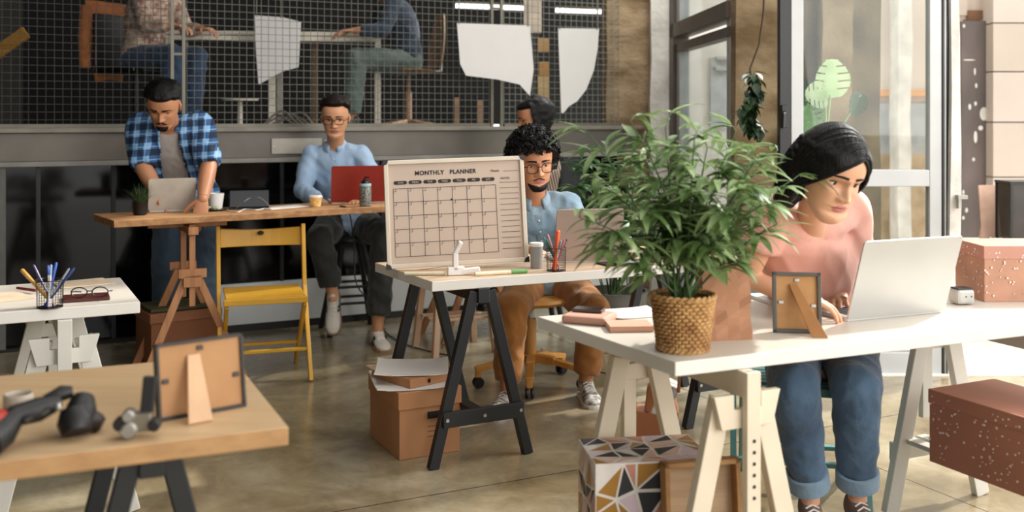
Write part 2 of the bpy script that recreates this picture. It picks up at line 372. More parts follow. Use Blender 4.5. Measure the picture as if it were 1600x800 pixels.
for (px, py, rx, rz_) in ((1535, 178, .035, .055), (1523, 134, .01, .02), (1522, 162, .012, .018), (1513, 167, .012, .025), (1522, 214, .015, .05), (1519, 249, .012, .015), (1512, 94, .05, .006), (1504, 41, .01, .015), (1521, 112, .008, .03), (1530, 200, .02, .02), (1508, 328, .012, .02), (1503, 300, .01, .02), (1503, 340, .012, .015)):
    b.ell((xx(px)-xx(1525), -.026, zz(py)), (rx, .004, rz_), n=9, m=6)
b.build('paint_splash', M_PLASTER, o)
far(1513, 1551, 16, 31, 8.38, mat('lintel_brown', '#7c5a40', .8), 'trim_lintel', .1)  # brown strip across the lintel above the door
# ============================================================ FURNITURE
M_WTOP = mat('white_tabletop', '#cfc7ba', .42, var=.02, scale=3)
M_WEDGE = mat('white_edge', '#dedad2', .5, var=.02)
M_OAKT = mat('limed_oak_top', '#cbb297', .45, col2='#bfa487', scale=3, stretch=(1, 14, 14), bump=.05)
M_BIRCH = wood('birch_top', '#ccae86', '#c3a278', .45)
M_BIRCHE = wood('birch_edge', '#b98f5f', '#a98053', .5)
M_PLANK = wood('raw_plank', '#b88a5b', '#94673f', .7)
M_PINE = wood('pine_legs', '#b98357', '#a36f47', .6, (12, 12, 1))
M_CREAMP = mat('cream_paint', '#d8cbb4', .5, var=.03)
M_WPAINT = mat('grey_white_paint', '#cfccc3', .5, var=.03)
M_BLACKP = mat('black_paint', '#15171a', .42, var=.1)
M_SCREW = mat('screw_steel', '#b7b4ad', .35, metal=.8)
M_HOLE = mat('drilled_hole', '#3a2d20', .8)
def quad_table(name, label, P0, P1, Q1, Q0, th, mt, me, grp=None):
    """top from four floor-plan corners: near-left, near-right, far-right, far-left (z = top)"""
    c = (P0+P1+Q1+Q0)/4
    o = thing(name, label, 'table', (c.x, c.y, P0.z-th), 0, grp)
    b = MB(); pts = [p-V((c.x, c.y, 0)) for p in (P0, P1, Q1, Q0)]
    vs = [V((p.x, p.y, -0+0)) for p in pts]+[V((p.x, p.y, th)) for p in pts]
    b.add(vs, [(3, 2, 1, 0), (4, 5, 6, 7), (0, 1, 5, 4), (1, 2, 6, 5), (2, 3, 7, 6), (3, 0, 4, 7)])
    ob = b.build('table_top', [mt, me], o, bevel=.003)
    for p in ob.data.polygons:
        if abs(p.normal.z) < .5: p.material_index = 1
    return o
def trestle_plain(label, c, rz, m, Ht, L=.6, S=.21, grp=None):
    o = thing('table_trestle', label, 'trestle', (c[0], c[1], 0), rz, grp)
    b = MB(); b.box((0, 0, Ht-.03), (.05, L+.06, .06)); b.build('top_beam', m, o, bevel=.003)
    for y in (-L/2, L/2):
        for s in (-1, 1):
            b = MB(); b.bar((s*.035, y, Ht-.012), (s*S, y, 0.0), .042, .034, (1, 0, 0))
            for z in (.42, .34, .26, .18): 
                x = s*(.035+(S-.035)*(Ht-z)/Ht)
            b.build('leg', m, o, bevel=.003)
        zr = .19; x = .035+(S-.035)*(Ht-zr)/Ht
        b = MB(); b.box((0, y+(.026 if y > 0 else -.026), zr), (2*x+.03, .018, .06)); cr = b.build('crossrail', m, o, bevel=.002)
        for xx_ in (-x, 0, x): b = MB(); b.lathe([(.007, -.002), (.007, .002)], (xx_, y+(.036 if y > 0 else -.036), zr), 10, M=Matrix.Rotation(PI/2, 3, 'X')); b.build('screw', M_SCREW, cr)
    b = MB(); b.box((0, 0, .19), (.05, L-.04, .018)); b.build('stretcher', m, o, bevel=.002)
    return o
def trestle_adj(label, c, rz, m, Ht, L=.5, S=.215, shelf=True, grp=None, low=.0):
    o = thing('table_trestle', label, 'trestle', (c[0], c[1], 0), rz, grp)
    b = MB(); b.box((0, 0, Ht-.035), (.04, L+.1, .07)); b.build('top_beam', m, o, bevel=.003)
    hz = Ht-.13
    for y in (-L/2, L/2):
        for s in (-1, 1):
            b = MB(); b.bar((s*.062, y, hz+.06), (s*S, y, 0.0), .06, .028, (1, 0, 0)); b.build('leg', m, o, bevel=.003)
        b = MB(); sg = 1 if y > 0 else -1
        b.prism([(-.11, .04), (-.045, .04), (-.045, .0), (.045, 0), (.045, .04), (.11, .04), (.085, -.05), (-.085, -.05)], -.01, .01, M=Matrix.Rotation(PI/2, 3, 'X'), c=(0, y+sg*.026, hz+.03))
        b.build('bracket', m, o, bevel=.002)
        b = MB(); b.box((0, y+sg*.05, Ht-.2), (.045, .022, .4)); pst = b.build('height_post', m, o, bevel=.002)
        b = MB()
        for k in range(6): b.lathe([(.005, -.001), (.005, .001)], (0, y+sg*.0622, Ht-.2-.03*k+.02), 8, M=Matrix.Rotation(PI/2, 3, 'X'))
        b.build('peg_holes', M_HOLE, pst)
        zr = .24 if not shelf else .2; x = .062+(S-.062)*(hz+.06-zr)/(hz+.06)
        b = MB(); b.box((0, y+sg*.024, zr), (2*x+.04, .02, .065)); b.build('crossrail', m, o, bevel=.002)
    if shelf:
        for k in range(5):
            b = MB(); b.box((-.13+.065*k, 0, .24), (.045, L+.02, .016)); b.build('shelf_slat', m, o, bevel=.002)
    return o
TZ = .73
# --- right white table
R0 = G(1055, 566, TZ); RL = G(840, 494.5, TZ); Rn = G(1600, 506, TZ)
ur = (Rn-R0).normalized(); RN1 = R0+ur*1.75; RQ1 = RL+ur*1.75
right_table = quad_table('desk_table', 'white table with the basket plant and the open silver laptop', R0, RN1, RQ1, RL, .038, M_WTOP, M_WEDGE)
aR = math.atan2((RL-R0).y, (RL-R0).x)-PI/2
vr = (RL-R0).normalized()
c = R0+ur*.2+vr*.36
ctr = V((.50, 2.97, 0))
trestle_adj('cream adjustable trestle under the basket plant end of the white table', ctr, R(26), M_CREAMP, TZ-.038, .5, .215, False, None)
c2 = V((1.635, 3.32, 0))
trestle_adj('greyish white trestle with a slatted shelf carrying the speckled pink box', c2, R(24), M_WPAINT, TZ-.038, .66, .215, True)
# --- middle table
M0 = G(675, 440, TZ); MLf = G(602, 421, TZ); um = V((math.cos(R(25)), math.sin(R(25)), 0)); vm = V((-math.sin(R(29)), math.cos(R(29)), 0))
M1 = M0+um*1.62; MQ0 = M0+vm*.6; MQ1 = M1+vm*.6
middle_table = quad_table('desk_table', 'pale oak topped table holding the monthly planner board', M0, M1, MQ1, MQ0, .04, M_OAKT, M_WEDGE)
C_ = G(676, 733); D_ = G(824, 708)
ang = math.atan2((D_-C_).y, (D_-C_).x); ww = V((-math.sin(ang), math.cos(ang), 0)); mid = (C_+D_)/2
trestle_plain('black trestle standing beside the cardboard file box', mid+ww*.29, ang, M_BLACKP, TZ-.04, .58, (D_-C_).length/2)
trestle_plain('black trestle at the plant end of the middle table, mostly hidden', mid+ww*.31+um*1.2, ang, M_BLACKP, TZ-.04, .58, .21)
# --- front left birch table
L0 = G(451, 667, TZ); Lb = G(0, 721, TZ); Lr = G(359, 554, TZ)
ul = (L0-Lb).normalized(); vl = (Lr-L0).normalized()
quad_table('desk_table', 'light wood table in the foreground with tools and a picture frame', L0-ul*1.3, L0, L0+vl*.7, L0-ul*1.3+vl*.7, .038, M_BIRCH, M_BIRCHE)
trestle_plain('black trestle under the light wood table in the foreground', L0-ul*.25+vl*.33, math.atan2(ul.y, ul.x), M_BLACKP, TZ-.038, .42, .2)
# --- upper left white table
E0 = G(219, 471, TZ); Er = G(200, 441, TZ); El = G(0, 488, TZ)
ue = (E0-El).normalized(); ve = V((-ue.y, ue.x, 0))
ve = (ve*.9+(Er-E0).normalized()*.1).normalized()
quad_table('desk_table', 'white table at the left with the mesh pen cup and papers', E0-ue*1.3, E0, E0+ve*.6, E0-ue*1.3+ve*.6, .04, M_WTOP, M_WEDGE)
trestle_adj('white adjustable trestle under the left white table', E0-ue*.24+ve*.26, math.atan2(ue.y, ue.x), M_WPAINT, TZ-.04, .44, .215, False)
# --- high table
HZ = .86
h0 = G(178, 345, HZ); hL = G(165, 334, HZ); h1 = G(600, 322, HZ)
uh = (h1-h0).normalized(); vh = V((-uh.y, uh.x, 0))
quad_table('plank_table', 'tall rough plank table where two men work on laptops', h0, h0+uh*2.3, h0+uh*2.3+vh*.44, h0+vh*.44, .035, M_PLANK, M_PLANK)
def trestle_easel(label, c, rz, m, Ht, L=.4, S=.26):
    o = thing('wooden_trestle', label, 'trestle', (c[0], c[1], 0), rz, 'pine trestles of the tall plank table')
    b = MB(); b.box((0, 0, Ht-.02), (.4, .05, .03)); b.box((0, 0, Ht-.04), (.05, L, .04)); b.build('top_beam', m, o, bevel=.002)
    for y in (-L/2+.05, L/2-.05):
        sg = 1 if y > 0 else -1
        for s in (-1, 1):
            b = MB(); b.bar((s*.03, y*.9, Ht*.66), (s*S, y*1.25, 0), .038, .022, (1, 0, 0)); b.build('leg', m, o, bevel=.002)
        b = MB(); b.box((0, y, Ht-.22), (.03, .02, .42)); b.build('height_post', m, o, bevel=.002)
        b = MB(); b.box((0, y+sg*.012, Ht*.66+.02), (.14, .025, .045)); b.box((0, y+sg*.012, Ht*.66-.02), (.09, .025, .06)); b.build('bracket', m, o, bevel=.002)
    return o
trestle_easel('pine trestle in front of the large cardboard box', h0+uh*.42+vh*.2, AT, M_PINE, HZ-.035)
trestle_easel('pine trestle at the bottle end of the plank table, behind the planner board', h0+uh*2.2+vh*.22, AT, M_PINE, HZ-.035)

# --- folding chairs
M_YEL = mat('yellow_lacquer', '#dca62c', .38, var=.06, scale=5)
M_YEL2 = mat('yellow_chair_paint', '#cf8f3a', .45, var=.06)
M_TEAL = mat('teal_lacquer', '#5f9a9a', .4, var=.06)
def folding_chair(name, label, loc, rz, m):
    """faces local -Y, seat z .44"""
    o = thing(name, label, 'chair', loc, rz)
    w2 = .225
    for s in (-1, 1):
        b = MB(); b.tube([(s*w2, .17, .77), (s*w2, .10, .50), (s*w2, -.21, 0)], .0001, 4)
        b = MB(); b.bar((s*w2, .16, .78), (s*w2, .085, .44), .022, .036); b.bar((s*w2, .087, .45), (s*w2, -.21, 0), .022, .036); b.build('long_leg', m, o, bevel=.004)
        b = MB(); b.bar((s*(w2-.03), -.19, .41), (s*(w2-.03), .25, 0), .02, .034); b.build('short_leg', m, o, bevel=.004)
    b = MB(); n = 9; rings = []
    for k in range(n):
        x = -w2+.012+(2*w2-.024)*k/(n-1); y = .158+.03*math.sin(PI*k/(n-1))
        dzb = -.012*math.cos(PI*(k/(n-1)-.5))
        rings.append([V((x, y-.009, .665)), V((x, y+.009, .665)), V((x, y+.025, .765+dzb)), V((x, y+.007, .765+dzb))])
    b.loft(rings); bk = b.build('backrest', m, o, bevel=.003)
    b = MB()
    b.ell((0, .158+.018, .735), (.018, .012, .012), n=12, m=6); b.build('grip_hole', M_HOLE, bk)
    b = MB()
    for sx_ in (-1, 1): b.box((sx_*(w2-.045), -.005, .42), (.02, .37, .025))
    b.box((0, -.195, .425), (2*w2-.03, .03, .03)); b.build('seat_frame', m, o, bevel=.003)
    for k in range(8):
        b = MB(); b.box((0, -.17+.045*k, .443), (2*w2-.05, .036, .012)); b.build('seat_slat', m, o, bevel=.003)
    b = MB(); b.bar((-w2, -.21+.31*.15/.45, .15), (w2, -.21+.31*.15/.45, .15), .03, .016, (0, 1, 0)); b.build('front_rail', m, o, bevel=.003)
    b = MB(); b.bar((-w2+.03, .25-.44*.15/.41, .15), (w2-.03, .25-.44*.15/.41, .15), .03, .016, (0, 1, 0)); b.build('rear_rail', m, o, bevel=.003)
    return o
ct = G(493, 593); yc = ct-U*.225+W*.21
folding_chair('folding_chair', 'yellow slatted folding chair standing empty in front of the plank table', (yc.x, yc.y, 0), AT-R(8), M_YEL)
folding_chair('folding_chair', 'teal folding chair under the seated woman in the pink tee', (1.03, 3.70, 0), R(-12), M_TEAL)
# --- low pine stool seen under the middle table
st = G(742, 545, 0)
o = thing('wooden_stool', 'small pale slatted wooden stool behind the black trestle', 'stool', (-.335, 6.02, 0), R(26))
for sx_ in (-1, 1):
    for sy_ in (-1, 1):
        b = MB(); b.bar((sx_*.15, sy_*.12, .44), (sx_*.19, sy_*.16, 0), .036, .036); b.build('leg', wood('pale_stool', '#c8a888', '#b8957a', .6, (12, 12, 1)), o, bevel=.003)
for k in range(4): b = MB(); b.box((0, -.13+.087*k, .45), (.36, .06, .018)); b.build('seat_slat', MATS['pale_stool'], o, bevel=.003)
for k in range(3): b = MB(); b.box((0, -.1+.1*k, .2), (.34, .03, .014)); b.build('low_slat', MATS['pale_stool'], o, bevel=.002)
# --- black bar stool for man at red laptop
bs = V(((548-800)/F*6.55, 6.55, 0))
o = thing('bar_stool', 'black tall stool under the man in the light blue shirt', 'stool', bs, R(20))
b = MB(); b.lathe([(.0, .575), (.15, .575), (.165, .59), (.165, .605), (.14, .62), (0, .615)], n=28); b.build('seat', M_BLACKP, o, smooth=True)
for k in range(4):
    a = PI/4+k*PI/2; b = MB(); b.tube([(.09*math.cos(a), .09*math.sin(a), .58), (.23*math.cos(a), .23*math.sin(a), 0)], .018); b.build('leg', M_BLACKP, o, smooth=True)
for z in (.2, .3):
    r = .23-.14*z/.58
    for k in range(4):
        a = PI/4+k*PI/2; a2 = a+PI/2; b = MB(); b.tube([(r*math.cos(a), r*math.sin(a), z), (r*math.cos(a2), r*math.sin(a2), z)], .009); b.build('rung', M_BLACKP, o, smooth=True)
# --- yellow wooden swivel chair
sc = G(829, 603)
M_SW = wood('honey_plywood', '#d39a4e', '#c3863a', .45, (6, 6, 1))
o = thing('swivel_chair', 'honey coloured swivel chair on black castors under the man in mustard trousers', 'chair', (sc.x, sc.y+.03, 0), R(8))
b = MB(); b.lathe([(.03, .10), (.03, .33), (.026, .34)], n=20); b.build('column', M_SW, o, smooth=True)
b = MB(); b.lathe([(.018, .33), (.018, .40)], n=16); b.build('gas_lift', M_SCREW, o, smooth=True)
b = MB(); b.lathe([(.03, .395), (.07, .41), (.2, .425), (.215, .44), (.2, .452), (0, .447)], n=32); b.build('seat', M_SW, o, smooth=True)
b = MB()
rings = []
for k in range(13):
    a = PI*(.22+.56*k/12); x, y = .24*math.cos(a), .24*math.sin(a)
    rings.append([V((x, y, .60)), V((x*1.07, y*1.07, .60)), V((x*1.1, y*1.1, .78)), V((x*1.03, y*1.03, .78))])
b.loft(rings); b.build('backrest', M_SW, o, bevel=.004)
b = MB(); b.tube([(0, .17, .43), (0, .25, .47), (0, .25, .68)], .014); b.build('back_arm', M_SW, o, smooth=True)
for k in range(5):
    a = R(-100+72*k); e = V((math.cos(a), math.sin(a), 0))
    b = MB(); b.bar(e*.01+ZZ*.14, e*.13+ZZ*.13, .045, .04, (-e.y, e.x, 0)); b.bar(e*.12+ZZ*.13, e*.29+ZZ*.095, .04, .028, (-e.y, e.x, 0)); b.bar(e*.275+ZZ*.105, e*.275+ZZ*.055, .03, .03, (-e.y, e.x, 0)); foot = b.build('foot_arm', M_SW, o, bevel=.004)
    b = MB()
    for s in (-1, 1): b.lathe([(.026, -.008), (.029, 0), (.026, .008)], e*.275+V((-e.y, e.x, 0))*s*.013+ZZ*.03, 16, M=Matrix((e, ZZ, V((-e.y, e.x, 0)))).transposed())
    b.build('castor', M_BLACKM, foot, smooth=True)

# ============================================================ BOXES AND PAPERS
M_KRAFT = mat('kraft_card', '#b98358', .75, var=.08, scale=4)
M_KRAFT2 = mat('dark_kraft', '#8f5b3a', .8, var=.1, scale=4)
M_PAPER = mat('white_paper', '#e8e4dd', .7, var=.02)
M_INK = mat('black_ink', '#1a1714', .6)
def box_thing(name, label, cat, P0, P1, depthv, h, m, lid=None, lidh=.08, z=0, ml=None):
    """P0..P1 front bottom edge, depthv backward vector"""
    u_ = (P1-P0); a = math.atan2(u_.y, u_.x); L_ = u_.length; dp = depthv
    o = thing(name, label, cat, (P0.x, P0.y, z), a)
    b = MB(); b.box((L_/2, dp/2, h/2), (L_, dp, h)); b.build('body', m, o, bevel=.003)
    if lid:
        b = MB(); b.box((L_/2, dp/2, h-lidh/2+.004), (L_+.012, dp+.012, lidh)); b.build('lid', ml or m, o, bevel=.003)
    return o, L_
P0, P1 = G(624, 720), G(712, 706)
d_ = (P1-P0)
P1 = P0+d_.normalized()*.262
o, L_ = box_thing('file_box', 'brown cardboard file box with a lid and papers heaped on top', 'box', P0, P1, .36, .265, M_KRAFT, True, .07)
b = MB(); b.tube([(.12, -.002, .165), (.21, -.002, .165)], .014, 10); b.build('hand_hole', mat('hole_dark', '#0d0a08', .9), o)
b = MB()
for k in range(3): b.box((.165, -.0012, .12-.02*k), (.09, .001, .0012))
b.build('printed_lines', M_INK, o)
fb = o
def sheet(name, label, cen, sx_, sy_, rz, m=M_PAPER, th=.0015, curl=.006, grp=None, cat='paper', seed=1):
    o = tag_mesh(name, label, cat, cen, rz, grp, m, sx_, sy_, th, curl, seed); return o
def tag_mesh(name, label, cat, cen, rz, grp, m, sx_, sy_, th, curl, seed):
    b = MB(); n = 6; top = []
    for j in range(n+1):
        for i in range(n+1):
            x, y = (i/n-.5)*sx_, (j/n-.5)*sy_
            e = (abs(i/n-.5)*2)**3*(abs(j/n-.5)*2)**2
            z = curl*e*(1+mnoise.noise(V((x*9, y*9, seed))))
            top.append((x, y, z))
    N_ = len(top); vs = [V((x, y, z)) for x, y, z in top]+[V((x, y, z+th)) for x, y, z in top]; fs = []
    for j in range(n):
        for i in range(n):
            q = j*(n+1)+i; f = (q, q+1, q+n+2, q+n+1); fs += [f[::-1], tuple(k+N_ for k in f)]
    for i in range(n):
        for (a_, b_) in ((i, i+1), (n*(n+1)+i, n*(n+1)+i+1), (i*(n+1), (i+1)*(n+1)), (i*(n+1)+n, (i+1)*(n+1)+n)):
            fs.append((a_, b_, b_+N_, a_+N_))
    b.add(vs, fs); o = b.build(name, m); o.location = cen; o.rotation_euler.z = rz; return tag(o, label, cat, grp)
M_MANILA = mat('manila', '#cbb08c', .7)
bc = fb.matrix_world @ V((.13, .18, .272))
sheet('paper_sheet', 'white printed sheets lying flat on the file box lid, lowest of the heap', bc+V((-.02, -.04, 0)), .29, .31, R(14), th=.006, seed=2)
o = thing('cardboard_magazine_file', 'flat brown cardboard folder box lying between papers on the file box', 'box', bc+V((.0, -.02, .0062)), R(42))
b = MB(); b.box((0, 0, .019), (.23, .27, .036)); b.build('body', M_KRAFT, o, bevel=.002)
b = MB(); b.tube([(-.02, -.1365, .012), (-.02, -.1365, .026)], .006, 10); b.build('thumb_hole', MATS['hole_dark'], o)
sheet('paper_sheet', 'cream folder leaf sticking out left of the paper heap on the file box', bc+V((-.035, .0, .043)), .26, .22, R(33), M_MANILA, .003, seed=5)
sheet('paper_sheet', 'large white sheet on top of the paper heap on the file box', bc+V((-.005, -.01, .047)), .30, .28, R(4), th=.004, seed=7)
# big cardboard box under plank table
P0 = G(236, 590); P0 = V(((236-800)/F*5.35, 5.35, 0)); P1 = P0+uh*.37
o, L_ = box_thing('cardboard_box', 'large brown cardboard box with a lid under the tall plank table', 'box', P0, P1, .3, .33, M_KRAFT2, True, .05, ml=mat('lid_kraft', '#a06a48', .8))
b = MB(); b.box((.17, .15, .347), (.33, .26, .016)); fp = b.build('folder_pack', mat('olive_folder', '#4d4a2c', .7), bevel=.002); fp.matrix_world = o.matrix_world.copy(); tag(fp, 'dark olive folder pack lying on the large cardboard box', 'folder')
# geometric box
def shards_mat():
    m = bpy.data.materials.new('geometric_print'); m.use_nodes = True; nt = m.node_tree; N = nt.nodes; L = nt.links
    p = N['Principled BSDF']; p.inputs['Roughness'].default_value = .5
    return m
PALS = [mat('print_pink', '#d9b5a3', .6), mat('print_black', '#24262b', .6), mat('print_gold', '#a8792f', .45, metal=.3), mat('print_white', '#e6e0d8', .6), mat('print_rose', '#c48a76', .6), mat('print_lilac', '#d8c3cc', .6)]
q0 = G(935, 905); q0 = V(((930-800)/F*2.84, 2.84, 0))
gz = .40
og = thing('storage_box', 'geometric patterned storage box in pink, black and gold triangles', 'box', (q0.x, q0.y, 0), R(8))
b = MB(); bw, bd, bh = .34, .23, gz; b.box((bw/2, bd/2, bh/2), (bw, bd, bh)); b.build('body', PALS[3], og, bevel=.002)
random.seed(11)
def triangles(org, ex, ey, nx, ny, nrm, parent):
    b = MB()
    pts = {}
    for i in range(nx+1):
        for j in range(ny+1):
            x = i/nx+(random.uniform(-.32, .32)/nx if 0 < i < nx else 0); y = j/ny+(random.uniform(-.32, .32)/ny if 0 < j < ny else 0)
            pts[i, j] = (x, y)
    for i in range(nx):
        for j in range(ny):
            q = [pts[i, j], pts[i+1, j], pts[i+1, j+1], pts[i, j+1]]
            tr = [(q[0], q[1], q[2]), (q[0], q[2], q[3])] if random.random() < .5 else [(q[0], q[1], q[3]), (q[1], q[2], q[3])]
            for t in tr:
                cx = sum(p[0] for p in t)/3; cy = sum(p[1] for p in t)/3
                vs = [org+ex*(cx+(p[0]-cx)*.84)+ey*(cy+(p[1]-cy)*.84)+nrm*.0008 for p in t]
                b.add(vs, [(0, 1, 2)], random.choice([0, 1, 1, 2, 2, 3, 4, 5, 0]))
    return b.build('triangle_print', PALS, parent, fix=False)
triangles(V((0, 0, 0)), V((bw, 0, 0)), V((0, 0, bh)), 5, 5, V((0, -1, 0)), og)
triangles(V((0, 0, bh)), V((bw, 0, 0)), V((0, bd, 0)), 5, 4, V((0, 0, 1)), og)
triangles(V((0, bd, 0)), V((0, -bd, 0)), V((0, 0, bh)), 4, 5, V((-1, 0, 0)), og)
triangles(V((bw, 0, 0)), V((0, bd, 0)), V((0, 0, bh)), 4, 5, V((1, 0, 0)), og)
# wooden tray frame leaning on it
o = thing('wooden_tray', 'shallow wooden tray leaning on the geometric storage box', 'tray', (q0.x+.19, q0.y-.035, 0.0), R(12))
Mt = Matrix.Rotation(R(-6), 3, 'X'); M_TRAY = wood('tray_wood', '#b08450', '#a0764a', .6)
b = MB(); b.box(Mt @ V((.11, .0, .205)), (.22, .008, .39), M=Mt); b.build('back_panel', wood('tray_back', '#b79a78', '#a98b69', .6), o)
for (c_, s_) in (((0.006, -.018, .205), (.014, .045, .41)), ((.214, -.018, .205), (.014, .045, .41)), ((.11, -.018, .403), (.222, .045, .014)), ((.11, -.018, .007), (.222, .045, .014))):
    b = MB(); b.box(Mt @ V(c_), s_, M=Mt); b.build('rim', M_TRAY, o, bevel=.002)
# speckled pink boxes
M_PINKB = mat('dusty_pink_card', '#a8705a', .6, var=.04); M_PINKT = mat('pink_card_lid', '#b98573', .6, var=.04); M_SPK = mat('speckle_white', '#e6d2c6', .6)
def speckle_box(label, P0, u_, L_, dp, h, z, ml, n, mb=None):
    o = thing('gift_box', label, 'box', (P0.x, P0.y, z), math.atan2(u_.y, u_.x), None)
    b = MB(); b.box((L_/2, dp/2, h/2), (L_, dp, h)); b.build('body', mb or M_PINKB, o, bevel=.002)
    b = MB(); b.box((L_/2, dp/2, h-.02), (L_+.006, dp+.006, .045)); b.build('lid', ml, o, bevel=.002)
    b = MB(); random.seed(int(h*1000))
    for k in range(n):
        r = random.uniform(.0012, .0042); x = random.gauss(random.choice([.06, .25, L_-.1]), .05); zc = random.uniform(.02, h-.01)
        if 0 < x < L_: b.lathe([(r, -.0006), (r, .0006)], (x, -.0035, zc), 7, M=Matrix.Rotation(PI/2, 3, 'X'))
        if k % 3 == 0: 
            y = random.uniform(.01, dp-.01); b.lathe([(r, -.0006), (r, .0006)], (-.0035, y, zc), 7, M=Matrix.Rotation(PI/2, 3, 'Y'))
    b.build('speckles', M_SPK, o); return o
q = G(1538, 472, TZ)
speckle_box('pink speckled box standing on the white table beside the laptop', q, V((1, 0.02, 0)), .3, .22, .19, TZ, M_PINKT, 110, mat('tan_pink_card', '#bb8a6f', .6))
zb = .249; q = V(((1452-800)/F*3.32, 3.32, 0)); pq = V(((1640-800)/F*2.93, 2.93, 0))
speckle_box('pink speckled box on the slatted trestle shelf under the white table', q, pq-q, .52, .30, .232, zb, M_PINKB, 150)
# ============================================================ ITEMS
M_SILVER = mat('brushed_silver', '#c6c6c3', .38, metal=.55, var=.02)
M_ROSE = mat('rose_grey_lid', '#a8958a', .4, metal=.4, var=.02)
M_REDL = mat('red_laptop_lid', '#8c2618', .3, metal=.2, var=.1)
M_KEY = mat('keyboard_dark', '#2a2a2c', .5)
M_SCR = mat('screen_dark', '#0c0e12', .1)
def laptop(label, origin, rz, Wd, Dp, lidL, tilt, mlid, z, mbase=None, th=.014):
    """origin: hinge line left end (as seen from behind the lid), lid toward viewer; base extends local +Y (towards the user)"""
    o = thing('laptop', label, 'laptop', (origin.x, origin.y, z), rz)
    def slab(x0, x1, y0, y1, t, z0):
        b = MB(); r = .012; P = []
        for (cx, cy, a0) in ((x1-r, y1-r, 0), (x0+r, y1-r, 90), (x0+r, y0+r, 180), (x1-r, y0+r, 270)):
            for k in range(5): a = R(a0+22.5*k); P.append((cx+r*math.cos(a), cy+r*math.sin(a)))
        b.prism(P, z0, z0+t); return b
    base = slab(0, Wd, 0, Dp, th, 0).build('base', mbase or M_SILVER, o, bevel=.0015)
    b = MB()
    for i in range(13):
        for j in range(5): b.box((Wd*.07+Wd*.86*(i+.5)/13, Dp*.18+j*Dp*.09, th+.001), (Wd*.056, Dp*.075, .002))
    b.build('keys', M_KEY, base)
    b = MB(); b.box((Wd/2, Dp*.78, th+.0004), (Wd*.32, Dp*.3, .001)); b.build('trackpad', M_ROSE, base)
    Ml = Matrix.Rotation(R(90+tilt), 4, 'X')      # tilt>0 leans toward the viewer side (local -Y)
    lid = slab(0, Wd, 0, lidL, .006, 0)
    lid.v = [tuple(Ml @ V(v)+V((0, .0, th*.6))) for v in lid.v]; lo = lid.build('lid', mlid, o, bevel=.0012)
    b = MB(); b.box((Wd/2, lidL/2, -.0006), (Wd-.016, lidL-.02, .0012)); b.v = [tuple(Ml @ V(v)+V((0, 0, th*.6))) for v in b.v]; b.build('screen', M_SCR, lo)
    b = MB()
    for k in range(2): b.box((-.0006, .03+.02*k, th*.5), (.0015, .011, .004))
    b.build('port', M_KEY, base)
    return o
# silver laptop, right table.  hinge line from (1322,503) to (1472,488)
a, b2 = G(1322, 503, TZ), G(1474, 488, TZ); dd = b2-a
laptop('large open silver laptop in front of the woman in the pink tee', a, math.atan2(dd.y, dd.x), dd.length, .235, .262, 17, M_SILVER, TZ)
a, b2 = G(868, 412, TZ), G(957, 408, TZ); a = G(866, 411, TZ); dd = b2-a
laptop('rose grey laptop on the middle table beside the pen cup', a, R(10), .30, .215, .235, 12, M_ROSE, TZ)
a, b2 = G(231, 332, HZ), G(306, 329, HZ); dd = b2-a
laptop('silver laptop used by the standing man in plaid', a, math.atan2(dd.y, dd.x), .245, .19, .172, 6, mat('warm_silver', '#b7ada0', .4, metal=.4), HZ)
a = G(517, 318.5, HZ)
laptop('dark red laptop used by the man in the light blue shirt', a, R(16), .325, .2, .215, 6, M_REDL, HZ)
# ------------------------------------------------------------ planner board
M_BOARD = mat('planner_face', '#c0ac9b', .55, var=.015, scale=2); M_FRAMEB = mat('board_frame', '#d2c6b4', .4, var=.03); M_LINE = mat('planner_line', '#3a312b', .6)
BLp, BRp, TLp = G(605, 424, TZ), G(826, 417, TZ), D(593, 254, 4.28)
BLp = G(605, 423, TZ)
ex = (BRp-BLp); bw_ = ex.length; ex.normalize(); ey = TLp-BLp; bh_ = ey.length; ey = (ey-ex*ey.dot(ex)*.25).normalized(); ey2 = (TLp-BLp).normalized()
ez = ex.cross(ey2).normalized(); ey2 = ez.cross(ex).normalized()
ey2 = (ey2+ex*-.03).normalized(); ex2 = ey2.cross(ez).normalized()
Mb = Matrix((ex2, ey2, ez)).transposed().to_4x4(); Mb.translation = BLp+ZZ*.006-ez*.0
o = thing('planner_board', 'monthly planner board standing on the oak topped middle table', 'board', M=Mb)
b = MB(); b.box((bw_/2, bh_/2, -.006), (bw_-.01, bh_-.01, .010)); b.build('panel', M_BOARD, o)
fw = .018
for (c_, s_) in (((bw_/2, fw/2, 0), (bw_, fw, .02)), ((bw_/2, bh_-fw/2, 0), (bw_, fw, .02)), ((fw/2, bh_/2, 0), (fw, bh_, .02)), ((bw_-fw/2, bh_/2, 0), (fw, bh_, .02))):
    b = MB(); b.box(c_, s_); b.build('frame_side', M_FRAMEB, o, bevel=.003)
for (x, y) in ((0, 0), (bw_, 0), (0, bh_), (bw_, bh_)):
    sx_, sy_ = (1 if x == 0 else -1), (1 if y == 0 else -1)
    b = MB(); b.prism([(x-sx_*.003, y-sy_*.003), (x+sx_*.02, y-sy_*.003), (x+sx_*.016, y+sy_*.012), (x+sx_*.010, y+sy_*.017), (x-sx_*.003, y+sy_*.022)], -.012, .0125); b.build('corner_cap', M_BLACKM, o, bevel=.001)
b = MB(); x0, x1 = .045*bw_/.6, .775*bw_/1.0*1.0; x0 = bw_*.062; x1 = bw_*.79; y0, y1 = bh_*.105, bh_*.735; zf = .0002
for i in range(8): b.box((x0+(x1-x0)*i/7, (y0+y1)/2, zf), (.0016, y1-y0, .001))
for j in range(6): b.box(((x0+x1)/2, y0+(y1-y0)*j/5, zf), (x1-x0, .0016, .001))
